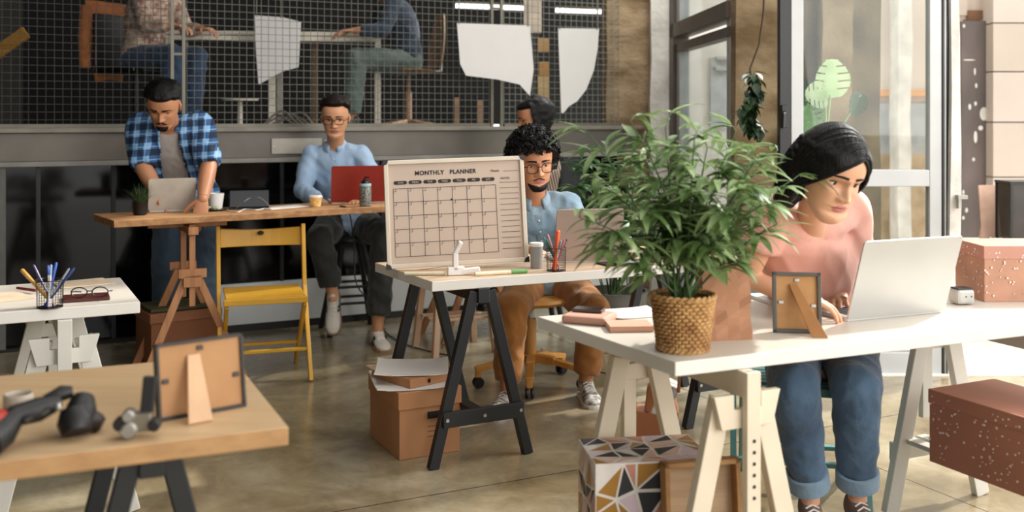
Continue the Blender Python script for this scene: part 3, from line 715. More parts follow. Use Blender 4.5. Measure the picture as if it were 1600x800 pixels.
for i in range(7):
    for j in range(5):
        x = x0+(x1-x0)*i/7; y = y0+(y1-y0)*(j+1)/5
        b.box((x+.012, y-.006, zf), (.0012, .012, .001)); b.box((x+.006, y-.012, zf), (.012, .0012, .001))
b.build('calendar_grid', M_LINE, o)
b = MB()
for k in range(13): b.box((bw_*.885, y1+bh_*.02-k*bh_*.052, zf), (bw_*.135, .0015, .001))
b.box((bw_*.905, bh_*.862, zf), (bw_*.11, .0012, .001)); b.build('note_lines', M_LINE, o)
b = MB(); DX = []
for i in range(7):
    cx = x0+(x1-x0)*(i+.5)/7; cy = bh_*.79; DX.append((cx, cy)); wd = (x1-x0)/7*.44; P = []
    for (sx_, a0) in ((1, -90), (-1, 90)):
        for k in range(7): a = R(a0+30*k); P.append((cx+sx_*(wd-.007)+.0075*math.cos(a), cy+.0075*math.sin(a)))
    b.prism(P, 0, .001)
b.build('day_pill', M_INK, o)
for (cx, cy), t in zip(DX, ['SUN', 'MON', 'TUE', 'WED', 'THU', 'FRI', 'SAT']):
    text_part('day_name', t, .0115, M_BOARD, o, (cx, cy-.004, .0014))
text_part('title_lettering', 'MONTHLY   PLANNER', .0245, M_INK, o, (bw_*.435, bh_*.855, .0006), bold=.0007, sp=1.08)
text_part('month_lettering', 'Month', .014, M_INK, o, (bw_*.79, bh_*.858, .0006))
text_part('notes_lettering', 'NOTES:', .012, M_INK, o, (bw_*.862, bh_*.785, .0006))
b = MB(); b.ell((bw_*.47, bh_*.615, .001), (.004, .004, .001)); b.build('ink_dot', M_INK, o)
# back leg of board
b = MB(); b.bar((bw_/2, bh_*.6, -.012), (bw_/2, .0, -.11), .03, .005); b.build('easel_leg', M_FRAMEB, o)
# board pen tray / marker lying along the bottom
def pen(name, label, P, Q, r, m, mc, grp=None, z=None):
    d = Q-P; o = thing(name, label, 'marker', P, 0)
    b = MB(); b.tube([(0, 0, 0), d*.68], r, 10); b.build('barrel', m, o, smooth=True)
    b = MB(); b.tube([d*.68, d*.96, d], [r*1.1, r*1.1, r*.7], 10); b.build('cap', mc, o, smooth=True); return o
M_CREAMPL = mat('cream_plastic', '#e6d6b8', .4); M_GREEN = mat('green_cap', '#5c9a4c', .4)
pen('board_marker', 'cream marker with a green cap lying below the planner board', G(742, 428.5, TZ+.008), G(824, 423.5, TZ+.008), .0085, M_CREAMPL, M_GREEN)
pen('board_marker', 'cream marker lying under the left half of the planner board', G(632, 427.5, TZ+.008)+V((0, .0, 0)), G(696, 427, TZ+.008), .0075, M_CREAMPL, M_CREAMPL)
# white reading lamp (folded) on the middle table
p = G(712, 430, TZ); M_GW = mat('gloss_white', '#e9e6e3', .3, var=.01)
o = thing('desk_lamp', 'small white folding desk lamp in front of the planner board', 'lamp', (p.x, p.y, TZ), R(15))
s = p.y/F
b = MB(); b.box((0, 0, .018), (14*s*1.9, .03, .034)); b.build('foot', M_GW, o, bevel=.004)
b = MB(); b.bar((.02, 0, .014), (38*s, -.01, .022), .03, .02, (0, 1, 0)); b.build('base_arm', M_GW, o, bevel=.004)
b = MB(); b.bar((-.002, 0, .02), (-.002, 0, .092), .03, .02, (0, 1, 0)); b.build('lower_arm', M_GW, o, bevel=.003)
b = MB(); b.bar((-.002, 0, .09), (.02, -.008, .135), .03, .016, (0, 1, 0)); b.build('lamp_head', M_GW, o, bevel=.003)
# grey cup
def cup(name, label, cat, px, py, z, wpx, hpx, m, taper=.85, liquid=None, ridge=0):
    p = G(px, py, z); s = p.y/F; r = wpx*s/2; h = hpx*s
    o = thing(name, label, cat, (p.x, p.y, z))
    pr = [(r*taper*.9, 0), (r*taper, .003)]
    n = 10
    for k in range(n+1): 
        t = k/n; rr = r*(taper+(1-taper)*t)*(1+(ridge*(k % 2)))
        pr.append((rr, .004+(h-.004)*t))
    pr += [(r*.93, h), (r*taper*.88, .01), (0.0001, .01)]
    b = MB(); b.lathe(pr, n=28); b.build('wall', m, o, smooth=True); return o, r, h
o, r, h = cup('mug', 'grey mug between the planner board and the pen cup', 'cup', 838, 419, TZ, 21, 40, mat('grey_ceramic', '#9b9c9a', .4))
b = MB(); b.lathe([(r*1.04, h*.86), (r*1.06, h*.98), (r*.98, h)], n=28); b.build('rim_band', M_GW, o, smooth=True)
# wire pen cups
def pen_cup(label, px, py, z, wpx, hpx, pens):
    p = G(px, py, z); s = p.y/F; r = wpx*s/2; h = hpx*s
    o = thing('pen_cup', label, 'pen holder', (p.x, p.y, z))
    b = MB()
    for k in range(28): a = 2*PI*k/28; b.tube([(r*.93*math.cos(a), r*.93*math.sin(a), 0), (r*math.cos(a), r*math.sin(a), h)], .0006, 4)
    for j in range(10): zz_ = h*j/10; q = r*(.93+.07*j/10); b.tube([(q*math.cos(a), q*math.sin(a), zz_) for a in [2*PI*i/24 for i in range(24)]], .0005, 4, closed=True, caps=False)
    b.build('wire_body', M_BLACKM, o)
    for (zz_, q) in ((.001, r*.93), (h, r)):
        b = MB(); b.tube([(q*math.cos(a), q*math.sin(a), zz_) for a in [2*PI*i/28 for i in range(28)]], .0018, 6, closed=True, caps=False); b.build('ring', M_BLACKM, o, smooth=True)
    b = MB(); b.lathe([(r*.92, 0), (r*.92, .002)], n=24); b.build('base_disc', M_BLACKM, o)
    for i, (lab, nm, cat, ang, lean, L_, rad, m, mc) in enumerate(pens):
        bx_, by_ = -math.cos(R(ang))*r*.4, -math.sin(R(ang))*r*.4
        tx, ty = math.cos(R(ang))*r*lean, math.sin(R(ang))*r*lean
        A = V((p.x+bx_, p.y+by_, z+.004)); B = A+V((tx-bx_, ty-by_, h)).normalized()*L_
        po = thing(nm, lab, cat, A); d = B-A
        b = MB(); b.tube([(0, 0, 0), d*.75], rad, 8); b.build('barrel', m, po, smooth=True)
        b = MB(); b.tube([d*.75, d*.97, d], [rad*1.12, rad*1.12, rad*.6], 8); b.build('cap', mc, po, smooth=True)
    return o, p, r, h
pm = lambda n, c: mat('pen_'+n, c, .35)
pen_cup('black wire pen cup beside the rose grey laptop', 869, 423, TZ, 31, 36, [
    ('teal pen in the wire cup beside the rose grey laptop', 'pen', 'pen', 170, .8, .15, .004, pm('teal', '#2f7f86'), pm('teal', '#2f7f86')),
    ('orange handled tool standing in the wire cup beside the rose grey laptop', 'craft_knife', 'knife', 60, .1, .165, .009, pm('orange', '#e0592a'), pm('orange', '#e0592a')),
    ('dark green pen leaning left in the wire cup beside the rose grey laptop', 'pen', 'pen', 200, .7, .14, .004, pm('dgreen', '#16584c'), pm('dgreen', '#16584c')),
    ('pink pencil in the wire cup beside the rose grey laptop', 'pencil', 'pencil', 150, .5, .155, .0035, pm('pink', '#d88f94'), pm('pink', '#d88f94')),
    ('blue pen in the wire cup beside the rose grey laptop', 'pen', 'pen', 10, .75, .14, .004, pm('navy', '#2a4470'), pm('navy', '#2a4470')),
    ('coral pen leaning right in the wire cup beside the rose grey laptop', 'pen', 'pen', 340, .6, .135, .005, pm('coral', '#cf6c55'), pm('coral', '#cf6c55')),
    ('white capped pen in the wire cup beside the rose grey laptop', 'pen', 'pen', 300, .6, .135, .0045, pm('white', '#e2ddd8'), pm('sky', '#6d93a8'))])
pen_cup('black wire pen cup on the left white table', 78, 480, TZ, 40, 43, [
    ('ochre wooden brush handle leaning left in the left table pen cup', 'paintbrush', 'brush', 185, 1.5, .165, .0065, pm('ochre', '#c08f3d'), pm('ochre', '#d3a552')),
    ('purple pen in the left table pen cup', 'pen', 'pen', 160, 1.0, .16, .0035, pm('purple', '#5a4a86'), pm('purple', '#8a7ab2')),
    ('blue pen upright in the left table pen cup', 'pen', 'pen', 80, .4, .15, .005, pm('blue', '#2d4fa0'), pm('blue', '#2d4fa0')),
    ('light blue capped pen in the left table pen cup', 'pen', 'pen', 100, .1, .14, .004, pm('white', '#e2ddd8'), pm('lblue', '#86a6c9')),
    ('dark blue pen leaning right in the left table pen cup', 'pen', 'pen', 15, 1.2, .155, .005, pm('dblue', '#23366e'), pm('dblue', '#3d5aa8')),
    ('silver pen leaning right in the left table pen cup', 'pen', 'pen', 0, 1.0, .15, .0035, pm('grey', '#a9b2bb'), pm('grey', '#a9b2bb')),
    ('white pen leaning back in the left table pen cup', 'pen', 'pen', 120, .9, .15, .004, pm('white', '#e2ddd8'), pm('blue', '#2d4fa0'))])
# phone and other things on the middle table
def flat(name, label, cat, P, Q, dpt, th, m, z, parts=(), bevel=.003, grp=None):
    d = Q-P; a = math.atan2(d.y, d.x); o = thing(name, label, cat, (P.x, P.y, z), a, grp)
    b = MB(); b.box((d.length/2, dpt/2, th/2), (d.length, dpt, th)); b.build('body', m, o, bevel=bevel)
    for (nm, cx, cy, sx_, sy_, t_, mm) in parts:
        b = MB(); b.box((d.length*cx, dpt*cy, th+t_/2), (d.length*sx_, dpt*sy_, t_)); b.build(nm, mm, o)
    return o
flat('notebook', 'black ring bound notebook right of the rose grey laptop', 'notebook', G(950, 417, TZ), G(1010, 412, TZ), .10, .008, M_BLACKM, TZ)
flat('smartphone', 'smartphone lying on the black ring bound notebook', 'phone', G(967, 414, TZ+.008), G(1004, 410.5, TZ+.008), .075, .009, mat('phone_case', '#7f8d80', .4), TZ+.0085, (('screen', .5, .5, .85, .8, .001, mat('phone_glass', '#3e4a44', .1)),))
pen('highlighter', 'short yellow marker with a red cap behind the rose grey laptop', G(991, 400, TZ+.007), G(970, 396, TZ+.007), .007, mat('yel_pen', '#d3b35c', .4), mat('red_pen', '#c43a2c', .4))
# tube stack behind laptop (pastel bottle)
p = G(979, 397, TZ+.0)
o = thing('spray_bottle', 'pastel patterned bottle standing behind the rose grey laptop', 'bottle', (p.x, p.y+.06, TZ))
b = MB(); b.lathe([(.028, 0), (.03, .01), (.03, .07), (.024, .09), (.018, .105)], n=20); b.build('body', mat('pastel_plaid', '#d9d6cc', .4, col2='#c3b3c0', scale=30), o, smooth=True)
b = MB(); b.lathe([(.02, .105), (.02, .14), (.012, .15)], n=16); b.build('cap', mat('mint_cap', '#b5cfb2', .4), o, smooth=True)
# photo frame at the far end of the middle table and white tray
def photo_frame(label, BLc, BRc, h, lean, z, mf, mbk, ms, stand=(.62, .02), fw=.016, standw=.3, off=.0):
    """back view: frame leans away at the top (toward +Y local) and the stand comes to the viewer"""
    d = BRc-BLc; L_ = d.length; o = thing('photo_frame', label, 'picture frame', (BLc.x, BLc.y, z), math.atan2(d.y, d.x))
    Mx = Matrix.Rotation(R(lean), 3, 'X')
    def bx(nm, c_, s_, mm, par=o, bv=.0015):
        b = MB(); b.box(Mx @ V(c_), s_, M=Mx); return b.build(nm, mm, par, bevel=bv)
    bx('back_panel', (L_/2, 0, h/2), (L_-fw, .006, h-fw), mbk)
    for (c_, s_) in (((fw/2, 0, h/2), (fw, .02, h)), ((L_-fw/2, 0, h/2), (fw, .02, h)), ((L_/2, 0, h-fw/2), (L_, .02, fw)), ((L_/2, 0, fw/2), (L_, .02, fw))): bx('frame_side', c_, s_, mf)
    for c_ in ((fw+.012, -.005, h*.5), (L_-fw-.012, -.005, h*.45), (L_*.5, -.005, h-fw-.012)): bx('turn_clip', c_, (.014, .004, .01), M_SCREW if mf is not M_FRD2 else M_BLACKM)
    sx, tx = stand
    top = Mx @ V((L_*.42, -.006, h*.80)); bot = V((L_*sx, -h*.42, .002)); n_ = (bot-top).normalized()
    b = MB(); wv = V((1, 0, 0)); a_ = L_*standw*.28; c__ = L_*standw*.6
    tn = V((0, .5, -.9)).normalized()*.003
    ps = [top-wv*a_, top+wv*a_, bot+wv*c__, bot-wv*c__*.8]
    nn = (ps[1]-ps[0]).cross(ps[3]-ps[0]).normalized()*.0025
    b.loft([[q-nn for q in ps], [q+nn for q in ps]]); b.build('stand', ms, o, bevel=.001)
    return o
M_FRD2 = mat('black_frame', '#23211f', .5); M_GREYF = mat('pewter_frame', '#55524b', .4, metal=.2); M_HARD = mat('hardboard', '#b88a58', .75, col2='#a5784a', scale=12); M_HARD2 = mat('brown_hardboard', '#9b6f48', .75); M_STAND = mat('pale_stand', '#e0b58c', .6); M_STAND2 = mat('brown_stand', '#a8733f', .7)
photo_frame('photo frame with a grey brown rim beside the silver laptop', G(1208, 519, TZ)+V((0, .0, 0)), G(1284, 521, TZ), .176, -8, TZ, M_GREYF, M_HARD, M_STAND2, (.86, 0), .011)
photo_frame('large black rimmed photo frame on the light wood foreground table', G(246, 659, TZ), G(383, 634, TZ), .158, -8, TZ, M_FRD2, mat('tan_board', '#b78a5e', .75, col2='#a87b50', scale=6), M_STAND, (.33, 0), .007, .25)
photo_frame('small photo frame with a white stand at the far end of the middle table', G(1102, 410, TZ), G(1146, 406, TZ), .13, -8, TZ, M_FRD2, mat('pale_board', '#d6b98e', .7), M_GW, (.55, 0), .006, .4)
flat('document_tray', 'flat white marbled slab under the small photo frame', 'tray', G(1082, 417, TZ), G(1150, 415, TZ), .14, .004, M_GW, TZ)
# right table objects
M_PINKG = mat('pink_case', '#cf9c88', .5, var=.03); M_PINKP = mat('pink_notebook', '#d8a48a', .6, var=.03)
flat('pouch', 'dusty pink zip case at the left corner of the white table', 'case', G(876, 505, TZ), G(946, 511, TZ), .13, .026, M_PINKG, TZ, (), .01)
flat('smartphone', 'dark smartphone resting on the pink zip case', 'phone', G(893, 487, TZ+.027), G(940, 490, TZ+.027), .06, .008, mat('phone_back', '#5d4b44', .3), TZ+.0275, (('screen', .5, .5, .9, .9, .0008, M_SCR),), .003)
sheet('paper_sheet', 'white papers behind the pink notebook on the white table', G(985, 490, TZ+.001), .2, .16, R(20), th=.003)
flat('notebook', 'small pink notebook left of the basket plant pot', 'notebook', G(953, 520, TZ), G(1022, 519, TZ), .10, .018, M_PINKP, TZ, (), .002)
# paper bag
M_BAG = mat('brown_paper_bag', '#a9795a', .8, var=.1, scale=6, bump=.5, bscale=9)
a, b2 = G(1106, 536, TZ), G(1187, 540, TZ); dd = b2-a; a = a+V((-.004, .02, 0)); L_ = dd.length; hb = .212
o = thing('paper_bag', 'brown paper bag behind the basket pot on the white table', 'bag', (a.x, a.y, TZ), R(10))
b = MB(); n = 10; rings = []
for k in range(n+1):
    t = k/n; dp = .10*(1-t*.55); z = hb*t
    P = []
    for (x, y) in ((0, 0), (.25, 0), (.5, 0), (.75, 0), (1, 0), (1, .5), (1, 1), (.75, 1), (.5, 1), (.25, 1), (0, 1), (0, .5)):
        q = V((x*L_+(.006 if 0 < t < 1 else 0)*mnoise.noise(V((x*5, y, t*4))), .05+(y-.5)*dp+.012*mnoise.noise(V((x*4, y*3, t*5))), z))
        if y == .5: q.x += (.012*t if x == 0 else -.012*t)
        P.append(q)
    rings.append(P)
b.loft(rings, caps=False); ob = b.build('paper_walls', M_BAG, o); md = ob.modifiers.new('s', 'SOLIDIFY'); md.thickness = .001
b = MB(); b.box((L_/2, .05, .001), (L_, .1, .002)); b.build('bottom', M_BAG, o)
b = MB(); b.box((L_/2, .05-.024, hb-.006), (L_*.98, .002, .014)); b.build('folded_rim', M_BAG, o)
# charger + paper stack by laptop
o = thing('power_adapter', 'white power adapter between the laptop and the pink speckled box', 'charger', G(1502, 475, TZ), R(10))
b = MB(); b.box((0, 0, .028), (.065, .06, .05)); b.build('body', mat('plastic_grey_white', '#bfbdb6', .4), o, bevel=.010)
b = MB()
for k in (-1, 1): b.lathe([(.0025, -.001), (.0025, .001)], (.008+.010*k, -.031, .03), 8, M=Matrix.Rotation(PI/2, 3, 'X'))
b.build('socket_hole', M_BLACKM, o)
b = MB(); b.box((0, 0, .0545), (.055, .05, .004)); b.build('top_plate', M_BLACKM, o, bevel=.001)
o = thing('tablet_glass', 'open white notebook under the hand of the woman', 'notebook', G(1290, 492, TZ)+V((-.05, .28, 0)), R(14))
o.name = 'open_notebook'
b = MB(); b.box((0, 0, .006), (.22, .16, .012)); b.build('pages', M_PAPER, o, bevel=.002)
# ---------------- plank table items
o = thing('potted_grass', 'grassy plant in a black pot at the left end of the plank table', 'plant', G(219, 336, HZ))
s = o.location.y/F
b = MB(); b.lathe([(.028, 0), (.034, .005), (.039, .066), (.041, .07), (.037, .07), (.034, .055), (0.001, .055)], n=24); b.build('pot', M_BLACKM, o, smooth=True)
def blades(n, r0, h0_, h1_, spread, m, o, wd=.004, seed=1):
    random.seed(seed); b = MB()
    for k in range(n):
        a = random.uniform(0, 2*PI); r = r0*math.sqrt(random.random()); h = random.uniform(h0_, h1_); sp = spread*random.uniform(.2, 1)
        e = V((math.cos(a), math.sin(a), 0)); t = V((-e.y, e.x, 0)); base = e*r+ZZ*.05; P = []
        for j in range(5):
            u = j/4; c_ = base+e*sp*u*u+ZZ*h*(u-.25*u*u*sp/spread); ww_ = wd*(1-u*.95)
            P += [c_-t*ww_, c_+t*ww_]
        b.add(P, [(2*j, 2*j+1, 2*j+3, 2*j+2) for j in range(4)])
    return b.build('leaves', m, o, fix=False)
M_GRASS = mat('grass_green', '#3f5a2e', .6, col2='#1f3318', scale=30)
blades(150, .03, .06, .13, .10, M_GRASS, o, .0028)
o, r, h = cup('cup', 'white cup beside the hand of the man in plaid', 'cup', 337, 327, HZ, 26, 25, M_GW, .75)
cup_y, r, h = cup('paper_cup', 'yellow patterned paper cup in front of the man in light blue', 'cup', 493, 323, HZ, 20, 15, mat('yellow_pattern', '#d6a24e', .5, col2='#e8c88a', scale=60), .8)
b = MB(); b.lathe([(r*1.05, h), (r*1.05, h+.006), (r*.95, h+.010), (0.001, h+.010)], n=24); b.build('lid', M_GW, cup_y, smooth=True)
p = G(329, 329, HZ); o = thing('serving_tray', 'small black tray with food in front of the man in plaid', 'tray', (p.x, p.y, HZ), R(26))
b = MB(); b.lathe([(.07, 0), (.085, .008), (.088, .008), (.072, .003), (0.001, .003)], n=28); b.v = [(x*1.1, y*.8, z) for x, y, z in b.v]; b.build('dish', M_BLACKM, o, smooth=True)
random.seed(4)
for k in range(4):
    f = thing('salad_piece', ['lettuce leaf on the black tray', 'cucumber slice on the black tray', 'pale egg piece on the black tray', 'green herb sprig on the black tray'][k], 'food', (p.x-.03+.022*k, p.y-.01+.012*(k % 2), HZ+.006), k)
    b = MB(); b.ell((0, 0, .008), (.016-.002*k, .012, .007+.002*(k % 2)), n=12, m=8); b.v = [tuple(V(v)+V(v)*.15*mnoise.noise(V(v)*200)) for v in b.v]; b.build('flesh', mat('food%d' % (k % 2), ['#7d9a4d', '#d8d3a6'][k % 2], .5), f, smooth=True)
p = G(388, 325, HZ); o = thing('tablet', 'black tablet propped on its stand on the plank table', 'tablet', (p.x, p.y+.02, HZ), R(14))
Mx = Matrix.Rotation(R(-38), 3, 'X')
b = MB(); b.box(Mx @ V((0, 0, .058)), (.215, .009, .115), M=Mx); b.build('slab', mat('tablet_dark', '#10151c', .2), o, bevel=.003)
b = MB(); b.box((0, -.04, .003), (.22, .13, .006)); b.build('cover', M_BLACKM, o, bevel=.002)
b = MB(); b.bar((0, .07, .075), (0, .12, .0), .08, .004, (1, 0, 0)); b.build('stand_flap', M_BLACKM, o)
def cable(name, label, pts, r, m, cat='cable'):
    # smooth catmull path
    P = [V(p) for p in pts]; out = []
    for i in range(len(P)-1):
        p0, p1, p2, p3 = P[max(i-1, 0)], P[i], P[i+1], P[min(i+2, len(P)-1)]
        for k in range(8):
            t = k/8; out.append(.5*((2*p1)+(p2-p0)*t+(2*p0-5*p1+4*p2-p3)*t*t+(3*p1-p0-3*p2+p3)*t**3))
    out.append(P[-1]); b = MB(); b.tube(out, r, 6); o = b.build(name, m, smooth=True); return tag(o, label, cat)
cable('cable', 'white cable lying in front of the black tablet', [G(355, 329, HZ+.003), G(372, 331, HZ+.003), G(382, 327, HZ+.003), G(400, 328, HZ+.003), G(412, 326, HZ+.003)], .003, M_GW)
cable('cable', 'thin blue cable looped over the black tablet', [G(368, 327, HZ+.003), D(378, 318, 5.2), D(392, 309, 5.22), D(408, 310, 5.2), G(424, 325, HZ+.003)], .0018, mat('bluegrey_cable', '#7d8b96', .4))
flat('papers', 'thin white papers left of the yellow paper cup', 'paper', G(424, 328, HZ), G(484, 323, HZ), .12, .005, M_PAPER, HZ).name = 'paper_stack'
p = G(571, 322.4, HZ); s = p.y/F; o = thing('water_bottle', 'clear seed filled bottle with a pale blue collar on the plank table', 'bottle', (p.x, p.y, HZ))
b = MB(); b.lathe([(.03, 0), (.034, .004), (.034, .105), (.030, .115)], n=24); b.build('body', mat('speckled_bottle', '#8c8a80', .15, col2='#4a4238', scale=110), o, smooth=True)
b = MB(); b.lathe([(.033, .115), (.033, .128), (.030, .130)], n=24); b.build('collar', mat('pale_blue_plastic', '#a9c9cf', .4), o, smooth=True)
b = MB(); b.lathe([(.026, .13), (.022, .145), (.012, .150), (.001, .15)], n=24); b.tube([(-.01, 0, .148), (0, 0, .166), (.022, 0, .164)], .005); b.build('flip_cap', M_BLACKM, o, smooth=True)
cable('charging_cable', 'black cable hanging from the plank table down to the floor', [G(531, 322, HZ+.004), D(545, 330, 5.75), D(553, 380, 5.9), D(556, 440, 5.9), D(577, 470, 5.95), G(601, 500, .01), G(604, 520, .006), G(640, 540, .006), G(690, 553, .006), G(715, 556, .006)], .004, M_BLACKM)
cable('floor_cable', 'thin dark cable on the floor behind the swivel chair', [G(845, 545, .005), G(870, 560, .005), G(915, 575, .005), G(980, 592, .005)], .003, M_BLACKM)
flat('plug', 'grey plug on the end of the floor cable', 'plug', G(712, 558, 0), G(725, 553, 0), .05, .03, M_GREYF, 0, (), .004)
# --------------- left white table items
M_ENV = mat('cream_paper', '#d8c3a6', .7)
flat('paper_pad', 'cream papers lying behind the pen cup on the left table', 'paper', G(96, 452, TZ), G(180, 444, TZ), .16, .006, M_ENV, TZ)
flat('paper_pad', 'cream paper pad left of the pen cup on the left table', 'paper', G(-40, 478, TZ), G(56, 467, TZ), .2, .004, M_ENV, TZ)
pen('pencil', 'dark red pencil on the papers of the left table', G(27, 450, TZ+.012), G(56, 454, TZ+.012), .005, mat('dkred', '#7a2320', .5), mat('dkred2', '#7a2320', .5))
M_MAR = mat('maroon_tray', '#4e1d18', .4)
o = flat('pencil_tray', 'maroon tray holding black glasses on the left table', 'tray', G(98, 474, TZ), G(172, 469, TZ), .11, .012, M_MAR, TZ, (), .003)
p = G(140, 462, TZ+.02); o = thing('eyeglasses', 'black eyeglasses lying on the maroon tray', 'glasses', (p.x, p.y, TZ+.014), R(10))
for s_ in (-1, 1):
    b = MB(); b.tube([(s_*.034+.026*math.cos(a), -.0, .018+.017*math.sin(a)) for a in [2*PI*i/20 for i in range(20)]], .0022, 6, closed=True, caps=False); b.build('rim', M_BLACKM, o, smooth=True)
    b = MB(); b.tube([(s_*.06, 0, .02), (s_*.062, .06, .012), (s_*.05, .10, .004)], .002); b.build('temple', M_BLACKM, o, smooth=True)
b = MB(); b.tube([(-.009, 0, .022), (.009, 0, .022)], .002); b.build('bridge', M_BLACKM, o, smooth=True)
# --------------- foreground table items
p = G(18, 650, TZ); o = thing('glass_jar', 'small frosted jar at the left edge of the foreground table', 'jar', (p.x, p.y+.03, TZ))
b = MB(); b.lathe([(.026, 0), (.03, .006), (.03, .035), (.027, .04), (.022, .036), (.022, .008), (.001, .008)], n=28); b.build('wall', mat('frosted', '#b7ab9c', .5), o, smooth=True)
# hand drill-like tool
M_RUB = mat('black_rubber', '#151414', .5); M_REDR = mat('red_rubber', '#b5301c', .4)
zt_ = TZ+.03
o = thing('hand_tool', 'black clamp tool with a red grip end on the foreground table', 'tool', G(110, 680, TZ), 0)
def wtube(pts, r, nm, m, par=o, n=12):
    b = MB(); b.tube(pts, r, n); return b.build(nm, m, par, world=True, smooth=True)
wtube([D(-14, 672, 1.93), D(4, 664, 1.95), D(14, 658, 1.96)], [.034, .032, .026], 'red_grip', M_REDR)
wtube([D(-20, 690, 1.9), D(2, 676, 1.93), D(24, 650, 1.97), D(60, 640, 2.0), D(92, 628, 2.03)], [.034, .030, .022, .024, .015], 'handle', M_RUB)
wtube([D(70, 625, 2.04), D(98, 614, 2.06), D(112, 612, 2.07)], [.01, .016, .012], 'lever', M_RUB)
wtube([D(130, 622, 2.07), D(127, 640, 2.05), D(118, 665, 2.02)], [.022, .03, .028], 'head_upper', M_RUB)
wtube([D(115, 640, 2.03), D(117, 658, 2.02), D(120, 676, 2.01)], [.026, .034, .028], 'head_body', M_RUB)
wtube([D(138, 655, 2.05), D(150, 658, 2.06), D(158, 650, 2.07)], [.02, .022, .012], 'nozzle', mat('dark_brown_rubber', '#2a1d17', .5))
wtube([D(90, 632, 1.985), D(91, 640, 1.98)], [.006, .006], 'rivet', M_SCREW)
for k_, (px_, py_) in enumerate(((40, 657), (66, 646))):
    wtube([D(px_, py_, 1.955), D(px_+10, py_-6, 1.96)], .006, 'vent_slot', mat('slot_grey', '#3a3633', .4))
o = thing('clamp', 'small metal clamp with steel wheels left of the black rimmed photo frame', 'clamp', G(218, 682, TZ), R(10))
b = MB(); b.box((.0, 0, .03), (.05, .03, .036)); b.build('block', mat('brushed_nickel', '#8f8778', .35, metal=.7), o, bevel=.004)
for (x, z, r, m_) in ((-.018, .046, .012, M_SCREW), (-.018, .018, .017, M_SCREW), (.03, .025, .012, M_RUB), (-.034, .03, .013, M_RUB)):
    b = MB(); b.lathe([(r*.8, -.02), (r, -.016), (r, .008), (r*.8, .012)], (x, -.012, z), 20, M=Matrix.Rotation(PI/2, 3, 'X')); b.build('wheel', m_, o, smooth=True)
b = MB(); b.bar((.012, .01, .04), (.018, .014, .115), .026, .014); b.build('blade_holder', M_RUB, o, bevel=.003)
# ============================================================ PEOPLE
def skin_mat(name, c, c2): 
    m = mat(name, c, .5, col2=c2, scale=5, bump=.05, bscale=120); p = m.node_tree.nodes['Principled BSDF']
    p.inputs['Subsurface Weight'].default_value = .12; p.inputs['Subsurface Radius'].default_value = (.02, .008, .004); p.inputs['Subsurface Scale'].default_value = .5
    return m
def itp(tab, t):
    return float(np.interp(t, [a for a, b in tab], [b for a, b in tab]))
def catm(tab, t):
    xs = [a for a, b in tab]; ys = [b for a, b in tab]
    i = max(0, min(len(xs)-2, int(np.searchsorted(xs, t)-1))); x0, x1 = xs[i], xs[i+1]; u = (t-x0)/(x1-x0); h = x1-x0
    m0 = (ys[min(i+1, len(ys)-1)]-ys[max(i-1, 0)])/(xs[min(i+1, len(xs)-1)]-xs[max(i-1, 0)])*h
    m1 = (ys[min(i+2, len(ys)-1)]-ys[i])/(xs[min(i+2, len(xs)-1)]-xs[i])*h
    return (2*u**3-3*u*u+1)*ys[i]+(u**3-2*u*u+u)*m0+(-2*u**3+3*u*u)*ys[i+1]+(u**3-u*u)*m1
HW = [(0, .018), (.05, .033), (.12, .046), (.2, .056), (.3, .064), (.4, .070), (.5, .0735), (.6, .0745), (.7, .075), (.8, .069), (.9, .052), (.96, .033), (1, .004)]
HF = [(0, .070), (.05, .083), (.12, .087), (.18, .082), (.25, .086), (.32, .087), (.4, .086), (.5, .084), (.58, .092), (.7, .091), (.8, .082), (.9, .058), (.96, .036), (1, .004)]
HB = [(0, -.035), (.08, -.015), (.16, .012), (.25, .045), (.35, .070), (.45, .087), (.55, .098), (.65, .101), (.75, .096), (.85, .078), (.93, .05), (1, .004)]
def gs(v, s): return math.exp(-(v/s)**2)
